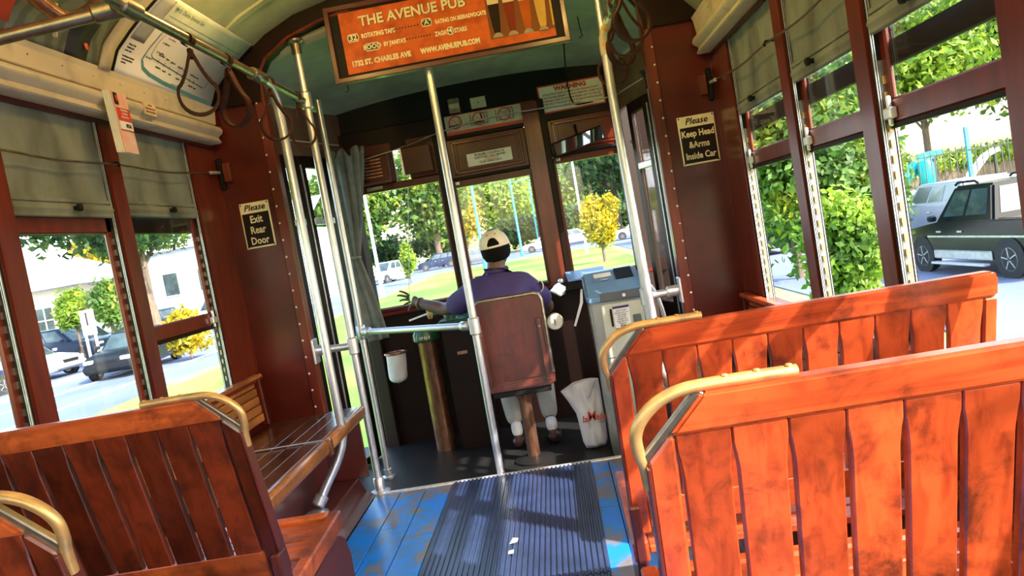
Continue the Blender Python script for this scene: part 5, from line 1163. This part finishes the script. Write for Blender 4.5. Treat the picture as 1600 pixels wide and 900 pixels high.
# left windows
tree(-18.1, 33.6, 9.5, 11.0, 4.6, 'leaf_dark', 'dark live oak arching over the left road', 80, 7500, .22, lean=-1.6, tr=.36)
tree(-20.7, 31.9, 3.5, 1.9, 1.55, 'leaf_lime', 'small round clipped tree at the left, before the pale building', 81, 3000, .11, tr=.06)
tree(-19.0, 31.6, 3.7, 1.9, 1.5, 'leaf_mid', 'second small round clipped tree, right of the first by the oak trunk', 82, 3000, .11, tr=.06)
tree(-34, 57, 8.5, 5.5, 3.5, 'leaf_yel', 'yellow-green tree above the pale building roof', 83, 3500, .24)
tree(-23.6, 43.5, 8.8, 7.0, 4.6, 'leaf_mid', 'green tree over the white truck in the second left window', 84, 4500, .2)
tree(-13.3, 26.5, 2.0, 1.7, .12, 'leaf_yel', 'yellow shrub by the left road in the second window', 86, 2200, .10, tr=.03)
# right windows
tree(4.9, 14.2, 4.6, 3.0, .5, 'leaf_mid', 'bushy green tree close outside the right windows', 90, 14000, .085, tr=.10, nb=12)
tree(6.3, 20.5, 5.4, 3.8, .6, 'leaf_dark', 'dark leafy tree behind the bushy tree on the right', 91, 11000, .12, tr=.12, nb=12)
tree(4.5, 12.4, 2.3, 1.5, .12, 'leaf_lime', 'lime shrub low outside the right windows', 92, 6000, .07, tr=.05)
tree(5.4, 26, 6.5, 4.2, .7, 'leaf_mid', 'green tree beside the right bulkhead window', 93, 7000, .15, tr=.12)
tree(33, 68, 18, 17, 5.5, 'leaf_lime', 'lime tree over the playground slide', 94, 7500, .38)
tree(46, 76, 20, 18, 5, 'leaf_mid', 'green tree behind the playground fence', 95, 6500, .45)
tree(47, 60, 17, 14, 5.5, 'leaf_lime', 'lime tree above the black pickup', 96, 6500, .36)
tree(62, 74, 20, 18, 4, 'leaf_dark', 'dark tree at the far right of the playground', 97, 5000, .48)
tree(16.0, 58, 10, 9, 3.0, 'leaf_mid', 'green tree farther along the right road', 98, 4500, .28)
hd_ = thing('hedge', 'clipped yellow-green hedge behind the playground fence', 'hedge', (38, 64, G)); leaves('foliage', [(27 + i * 2.4, 64, G + 2.2, 1.8, .9, .9) for i in range(9)], 5200, .19, 99, 'leaf_lime', hd_, (38, 64, G)); B((26, 63.8, G), (48, 64.2, G + 2.0)).build('stem', 'bark', hd_)

# ---- street posts
for k, (x, y, h, mt, r_, lb, ln) in enumerate([(-5.6, 62, 8.5, 'blue_post', .13, 'turquoise post ahead, first right of the driver\'s pole', 0), (-3.2, 80, 8.5, 'blue_post', .13, 'turquoise post ahead, middle of the centre window', 0), (-1.6, 98, 8.5, 'blue_post', .12, 'turquoise post ahead, farthest one', 0),
                                             (-10.6, 46, 8, 'alu', .11, 'white post on the lawn in the left front window', 0), (2.6, 60, 9, 'alu', .10, 'white post ahead above the yellow tree', 0)]):
    o = MB().lathe([(r_ * 1.3, 0), (r_ * 1.3, .5), (r_, .6), (r_ * .8, h)], (x, y, G), 10); 
    if k < 2: o.bar((x, y, G + h - .8), (x + 4.5, y, G + h - .4), .06, .06, (0, 1, 0))
    o = o.build('street_post', mt, at=(x, y, G), smooth=40); tag(o, lb, 'post')
o = MB().tube([(-9.0, 46, G), (-8.3, 46, G + 4), (-7.6, 46, G + 8)], .02, 6).build('guy_wire', 'iron', at=(-8.4, 46, G)); tag(o, 'thin slanting wire beside the white post ahead', 'wire')
S = thing('street_sign', 'small blue street sign on a post beyond the right front window post', 'sign', (-.2, 66, G)); MB().lathe([(.05, 0), (.05, 2.6)], (.2, 66, G), 8).build('post', 'alu', S); B((-.3, 65.97, G + 2.6), (.75, 66.03, G + 2.95)).build('sign_blade', 'blue_post', S)
S = thing('roadside_board', 'white board on two legs before the left building', 'sign', (-19.3, 30.5, G))
B((-19.58, 30.45, G + 1.35), (-19.02, 30.55, G + 2.4)).build('board', 'whitecard', S, bevel=.01); B((-19.34, 30.44, G + 1.75), (-19.26, 30.46, G + 2.3)).build('dark_mark', 'ink', S)
for x in (-19.5, -19.1): B((x - .04, 30.46, G), (x + .04, 30.54, G + 1.4)).build('leg', 'alu', S)

# ---- buildings on the left
bd = thing('building', 'pale stucco house with a white hipped roof behind the round clipped trees', 'building', (-38, 48, G))
B((-52, 45, G), (-29, 53, G + 4.0)).build('wall', 'stucco', bd)
MB().add([(-53, 44.2, G + 4.0), (-28, 44.2, G + 4.0), (-28, 53.8, G + 4.0), (-53, 53.8, G + 4.0), (-47, 49, G + 6.9), (-33.5, 49, G + 6.9)], [(0, 1, 5, 4), (1, 2, 5), (2, 3, 4, 5), (3, 0, 4), (0, 3, 2, 1)]).build('roof', 'roof', bd)
for x in (-44, -40.5, -37, -34, -31):
    f = B((x - .6, 44.92, G + 1.3), (x + .6, 45.0, G + 3.0)).build('window', 'whitecard', bd); B((x - .5, 44.90, G + 1.4), (x + .5, 44.93, G + 2.9)).build('pane', 'carglass', f)
    MB().box((x - .03, 44.88, G + 1.4), (x + .03, 44.91, G + 2.9)).box((x - .5, 44.88, G + 2.12), (x + .5, 44.91, G + 2.18)).build('glazing_bar', 'whitecard', f)
b2 = thing('building', 'pale blue sided building behind the green tree in the second left window', 'building', (-24, 60, G))
B((-33.5, 62, G), (-20, 72, G + 6.0)).build('wall', 'stucco_b', b2); MB().prism([(-34.2, 61.4, G + 6.0), (-19.3, 61.4, G + 6.0), (-19.3, 67, G + 8.6), (-34.2, 67, G + 8.6)], (0, 0, .15)).build('roof', 'roof', b2)
for x in (-31.5, -28.5, -25.5, -22.5):
    f = B((x - .7, 61.9, G + 2.2), (x + .7, 62.0, G + 4.2)).build('window', 'whitecard', b2); B((x - .6, 61.88, G + 2.3), (x + .6, 61.92, G + 4.1)).build('pane', 'carglass', f)

# ---- fence, slide
fc = thing('fence', 'dark iron playground fence with turquoise posts on the right', 'fence', (36, 56, G))
for z in (.7, 2.75): MB().bar((23.8, 58, G + z), (53.8, 52.8, G + z), .09, .09, (0, 0, 1)).build('fence_rail', 'iron', fc)
bar = None
for k in range(74):
    t = k / 73; p = (23.8 + 30 * t, 58 - 5.2 * t, G + 1.65)
    if bar is None: bar = MB().cbox(p, (.055, .055, 2.9)).build('fence_bar', 'iron', fc, at=p)
    else: share('fence_bar', bar, fc, p)
pst = None
for t in (.05, .22, .39, .56, .73, .9):
    p = (23.8 + 30 * t, 58.1 - 5.2 * t, G + 2.2)
    if pst is None: pst = MB().cbox(p, (.24, .24, 4.4)).build('fence_post', 'blue_post', fc, at=p)
    else: share('fence_post', pst, fc, p)
MB().bar((23.8, 57.9, G + .25), (53.8, 52.7, G + .25), .35, .55, (0, 1, 0)).build('footing', 'stucco', fc)
S = thing('playground_slide', 'turquoise double playground slide behind the fence on the right', 'slide', (27.6, 60.5, G))
for k in range(2):
    a, b = vec((26.3 + .80 * k, 60.2 + .4 * k, G + .82)), vec((29.0 + .80 * k, 60.5 + .4 * k, G + 2.9))
    pr = [(-.45, .25), (-.45, -.12), (.45, -.12), (.45, .25), (.33, .25), (.33, 0), (-.33, 0), (-.33, .25)]
    MB().sweep([a + Vector((-.9, 0, -.2)), a, b, b + Vector((.6, 0, .04))], pr, up=(0, 1, 0)).build('slide_chute', 'slide', S, bevel=.02)
MB().lathe([(.5, 0), (.56, .2), (.56, 1.5), (.42, 1.8)], (28.6, 59.6, G + .75), 16).build('slide_barrel', 'slide', S, smooth=40)
for x, h in ((27.3, 1.5), (29.8, 2.9), (28.6, .9)): B((x - .1, 60.6, G), (x + .1, 60.8, G + h)).build('leg', 'iron', S)
S = thing('playground_slide', 'small pale grey playground slide right of the turquoise one', 'slide', (33, 60.0, G))
MB().sweep([(31.0, 60, G + .6), (31.7, 60, G + .55), (33.3, 60.2, G + 2.1), (34.2, 60.2, G + 2.45)], [(-.4, .2), (-.4, -.1), (.4, -.1), (.4, .2), (.3, .2), (.3, 0), (-.3, 0), (-.3, .2)], up=(0, 1, 0)).build('slide_chute', 'whitecard', S)
for x, h in ((31.5, .5), (34.0, 2.4)): B((x - .08, 60.1, G), (x + .08, 60.3, G + h)).build('leg', 'iron', S)

# ---- cars
def car(kind, paint, loc, heading, label, L=4.5, W=1.8, H=1.45, group=None):
    """front points along local +x; parts built about the car's foot, then turned"""
    C_ = thing({'pickup': 'pickup_truck', 'suv': 'suv', 'sedan': 'car', 'van': 'van'}[kind], label, 'truck' if kind == 'pickup' else 'car', loc, group)
    ox, oy, oz = loc; h = L / 2; wr = .36 if kind != 'sedan' else .32
    def sec(st, name, mat, par=C_, bev=.03):
        # st: list of (x, z0, z1, half width low, half width high)
        m = MB(); n = len(st); vs = []
        for x, z0, z1, a, b in st: vs += [(ox + x, oy - a, oz + z0), (ox + x, oy + a, oz + z0), (ox + x, oy + a * 1.0, oz + z0 + (z1 - z0) * .55), (ox + x, oy + b, oz + z1), (ox + x, oy - b, oz + z1), (ox + x, oy - a * 1.0, oz + z0 + (z1 - z0) * .55)]
        fs = [tuple(range(6)), tuple((n - 1) * 6 + j for j in range(6))[::-1]]
        for i in range(n - 1):
            for j in range(6): fs.append((i * 6 + j, i * 6 + 6 + j, i * 6 + 6 + (j + 1) % 6, i * 6 + (j + 1) % 6))
        return m.add(vs, fs).build(name, mat, par, bevel=bev, seg=2, smooth=35)
    w2 = W / 2; zb = .24 if kind == 'sedan' else .34
    hood = .88 if kind == 'sedan' else 1.05; belt = .95 if kind == 'sedan' else 1.12
    tail = belt if kind != 'sedan' else .98
    body = sec([(-h, zb + .1, tail - .10, w2 * .86, w2 * .82), (-h + .12, zb, tail, w2 * .97, w2 * .92), (-.2, zb, belt, w2, w2 * .95), (h * .42, zb, hood + .04, w2, w2 * .94), (h - .25, zb, hood - .10, w2 * .95, w2 * .86), (h, zb + .08, hood - .28, w2 * .84, w2 * .78)], 'body', paint)
    if kind == 'sedan': cb = [(-h * .72, belt), (-h * .42, H), (h * .10, H), (h * .42, hood)]
    elif kind == 'pickup': cb = [(-h * .42, belt), (-h * .37, H), (h * .16, H), (h * .46, hood)]
    else: cb = [(-h * .97, belt), (-h * .88, H), (h * .12, H), (h * .45, hood)]
    xs = [c[0] for c in cb]
    wt = w2 * .74
    m = MB(); P = lambda x, y, z: (ox + x, oy + y, oz + z)
    vs = [P(xs[0], -w2 * .92, belt - .05), P(xs[0], w2 * .92, belt - .05), P(xs[3], w2 * .90, hood - .03), P(xs[3], -w2 * .90, hood - .03), P(xs[1], -wt, H), P(xs[1], wt, H), P(xs[2], wt, H), P(xs[2], -wt, H)]
    m.add(vs, [(0, 1, 5, 4), (1, 2, 6, 5), (2, 3, 7, 6), (3, 0, 4, 7), (4, 5, 6, 7), (0, 3, 2, 1)]); cabin = m.build('cabin', paint, C_, bevel=.05, seg=2, smooth=35)
    V_ = [vec(p) for p in vs]
    def pane(a, b, c, d, i0, i1, j0, j1, name, par):
        f = lambda s, t: (V_[a] * (1 - s) + V_[b] * s) * (1 - t) + (V_[d] * (1 - s) + V_[c] * s) * t
        q = [f(i0, j0), f(i1, j0), f(i1, j1), f(i0, j1)]; nr = (q[1] - q[0]).cross(q[3] - q[0]).normalized()
        cen = sum(V_, Vector((0, 0, 0))) / 8
        if nr.dot(q[0] - cen) < 0: nr = -nr
        MB().prism([p - nr * .012 for p in q], nr * .022).build(name, 'carglass', par)
    pane(2, 3, 7, 6, .06, .94, .1, .92, 'windscreen', cabin); pane(0, 1, 5, 4, .1, .9, .2, .88, 'rear_window', cabin)
    for (a, b, c, d) in ((1, 2, 6, 5), (0, 3, 7, 4)):
        sp = [(.06, .30), (.34, .60), (.63, .92)] if kind in ('suv', 'van') else [(.10, .46), (.51, .88)]
        for i0, i1 in sp: pane(a, b, c, d, i0, i1, .22, .88, 'side_window', cabin)
    ax = h * .62
    whl = None
    for x in (-ax, ax):
        for s in (-1, 1):
            at = (ox + x, oy + s * (w2 - .11), oz + wr); mt = Matrix.Rotation(rad(90), 3, 'X')
            wl = MB().lathe([(wr * .62, -.11), (wr * .95, -.11), (wr, -.07), (wr, .07), (wr * .95, .11), (wr * .62, .11)], at, 20, mt).build('wheel', 'tyre', C_, smooth=40)
            rmm = MB().lathe([(wr * .66, -.113), (wr * .62, -.118), (wr * .56, -.10), (wr * .56, .10), (wr * .62, .118), (wr * .66, .113)], at, 20, mt).lathe([(.05, -.115), (.05, .115)], at, 8, mt)
            for a in range(5):
                t = rad(72 * a + 10); dv = Vector((math.cos(t), 0, math.sin(t)))
                for sy in (-.105, .105): rmm.bar(vec(at) + Vector((0, sy, 0)) + dv * .03, vec(at) + Vector((0, sy, 0)) + dv * wr * .6, .05, .02, (0, 1, 0))
            rmm.build('rim', 'rim', wl, smooth=40)
            MB().lathe([(wr * 1.16, -.012), (wr * 1.16, .012)], (at[0], oy + s * (w2 - .005), oz + wr + .02), 22, mt).build('wheel_arch', 'tyre', body)
    for s in (-1, 1):
        MB().cbox(P(h - .10, s * w2 * .66, hood - .22), (.16, w2 * .34, .14)).build('headlight', 'clearlamp', body, bevel=.03)
        MB().cbox(P(-h + .06, s * w2 * .72, tail - .17), (.14, w2 * .24, .22)).build('tail_light', 'redlamp', body, bevel=.03)
        MB().cbox(P(xs[2] + .42, s * (w2 + .08), belt + .08), (.14, .16, .13)).build('side_mirror', paint, body, bevel=.03)
        for xx in ((-.55, .25) if kind != 'pickup' else (.0, .75)): MB().cbox(P(xx, s * (w2 - .0), belt - .22), (.16, .03, .04)).build('door_handle', 'rim', body, bevel=.008)
    MB().cbox(P(h - .04, 0, hood - .30), (.10, w2 * .85, .16)).build('grille', 'black', body, bevel=.01)
    MB().cbox(P(h - .02, 0, zb + .20), (.14, W * .86, .20)).build('front_bumper', paint if kind == 'sedan' else 'rim', body, bevel=.04)
    MB().cbox(P(-h + .02, 0, zb + .22), (.14, W * .86, .22)).build('rear_bumper', paint, body, bevel=.04)
    if kind == 'pickup':
        MB().box(P(-h + .12, -w2 * .82, tail - .02), P(xs[0] - .05, w2 * .82, tail + .012)).build('bed_liner', 'black', C_)
        for s in (-1, 1):
            MB().box(P(-ax + .48, s * (w2 - .02), zb - .02), P(ax - .48, s * (w2 + .035), zb + .17)).build('lower_cladding', 'rim', C_, bevel=.02)
            MB().box(P(-ax + .55, s * (w2 + .02), zb - .12), P(ax - .55, s * (w2 + .16), zb - .07)).build('running_board', 'alu', C_, bevel=.01)
            MB().tube([P(-h * .12, s * wt * .86, H + .02), P(-h * .08, s * wt * .86, H + .07), P(h * .16, s * wt * .86, H + .07), P(h * .2, s * wt * .86, H + .02)], .025, 8).build('roof_rail', 'black', C_, smooth=60)
            MB().box(P(-h + .2, s * (w2 + .004), .78), P(h * .5, s * (w2 + .012), .82)).build('side_moulding', 'rim', C_)
    C_.rotation_euler = (0, 0, heading)
    return C_
for nm, c in dict(car_black=(.008, .010, .014), car_navy=(.012, .022, .06), car_silver=(.52, .55, .60), car_white=(.80, .81, .84), car_grey=(.20, .23, .28), car_red=(.35, .02, .02), car_pale=(.55, .66, .74), car_dkgrey=(.07, .08, .095)).items(): M[nm] = car_paint(nm.replace('car_', '') + '_car_paint', c)
F90 = rad(90)
car('pickup', 'car_black', (9.25, 16.4, G + .01), F90 + rad(4), 'black pickup truck with silver lower cladding passing on the right', 4.7, 1.85, 1.82)
car('suv', 'car_grey', (12.3, 24.6, G + .01), F90 + rad(3), 'grey estate car with red tail lights ahead of the black pickup', 4.7, 1.85, 1.75)
car('sedan', 'car_navy', (8.0, 31, G + .01), F90, 'dark blue car half hidden by the bushy tree on the right', 4.6, 1.8, 1.45)
car('pickup', 'car_white', (-15.4, 71, G + .01), rad(-118), 'white pickup truck facing the tram in the left front window', 5.0, 1.95, 1.9)
car('suv', 'car_navy', (-13.0, 86, G + .01), rad(-170), 'dark blue car parked ahead behind the sapling', 4.6, 1.8, 1.7)
car('sedan', 'car_white', (-10.9, 92, G + .01), rad(-150), 'white car parked under the trees ahead of the sapling', 4.5, 1.8, 1.45)
car('suv', 'car_navy', (-7.5, 104, G + .01), rad(-90), 'dark car farthest ahead beside the window post', 4.6, 1.8, 1.7)
car('sedan', 'car_dkgrey', (-7.4, 80, G + .01), rad(10), 'dark silver car ahead, partly hidden behind the driver\'s cap', 5.2, 1.85, 1.6)
car('suv', 'car_silver', (-.7, 86, G + .01), rad(178), 'silver car crossing ahead in the middle front window', 5.0, 1.85, 1.7)
car('suv', 'car_white', (2.9, 88, G + .01), rad(4), 'white car crossing ahead, tail at the right window post', 4.8, 1.85, 1.8)
car('suv', 'car_silver', (8.6, 77, G + .01), rad(175), 'silver van-like car ahead on the right, beyond the yellow tree', 5.0, 1.9, 1.9)
car('suv', 'car_red', (4.6, 99, G + .01), rad(0), 'small red car far ahead left of the yellow tree', 4.4, 1.8, 1.5)
car('sedan', 'car_black', (-15.2, 26.4, G + .01), rad(-84), 'black car driving towards us on the left road', 4.6, 1.8, 1.42)
car('suv', 'car_navy', (-23.0, 34.4, G + .01), rad(-8), 'dark blue off-road car parked at the left, behind the grey hatchback', 4.8, 1.9, 1.75)
car('sedan', 'car_grey', (-21.2, 28.9, G + .01), rad(-8), 'grey hatchback parked at the left, nearest the kerb', 4.3, 1.75, 1.45)
car('sedan', 'car_pale', (-24.6, 38.4, G + .01), rad(-12), 'pale blue car parked at the left behind the dark off-road car', 4.6, 1.8, 1.5)
car('suv', 'car_navy', (-23.2, 41.4, G + .01), rad(160), 'dark blue car parked at the left by the oak trunk', 4.6, 1.8, 1.7)
car('sedan', 'car_navy', (-20.7, 24.2, G + .01), rad(70), 'dark blue car at the extreme left edge, in the rearmost visible window', 4.6, 1.8, 1.45)
car('suv', 'car_white', (-20.3, 45.4, G + .01), rad(-105), 'white sport utility car on the left road in the second window', 5.0, 1.95, 1.95)
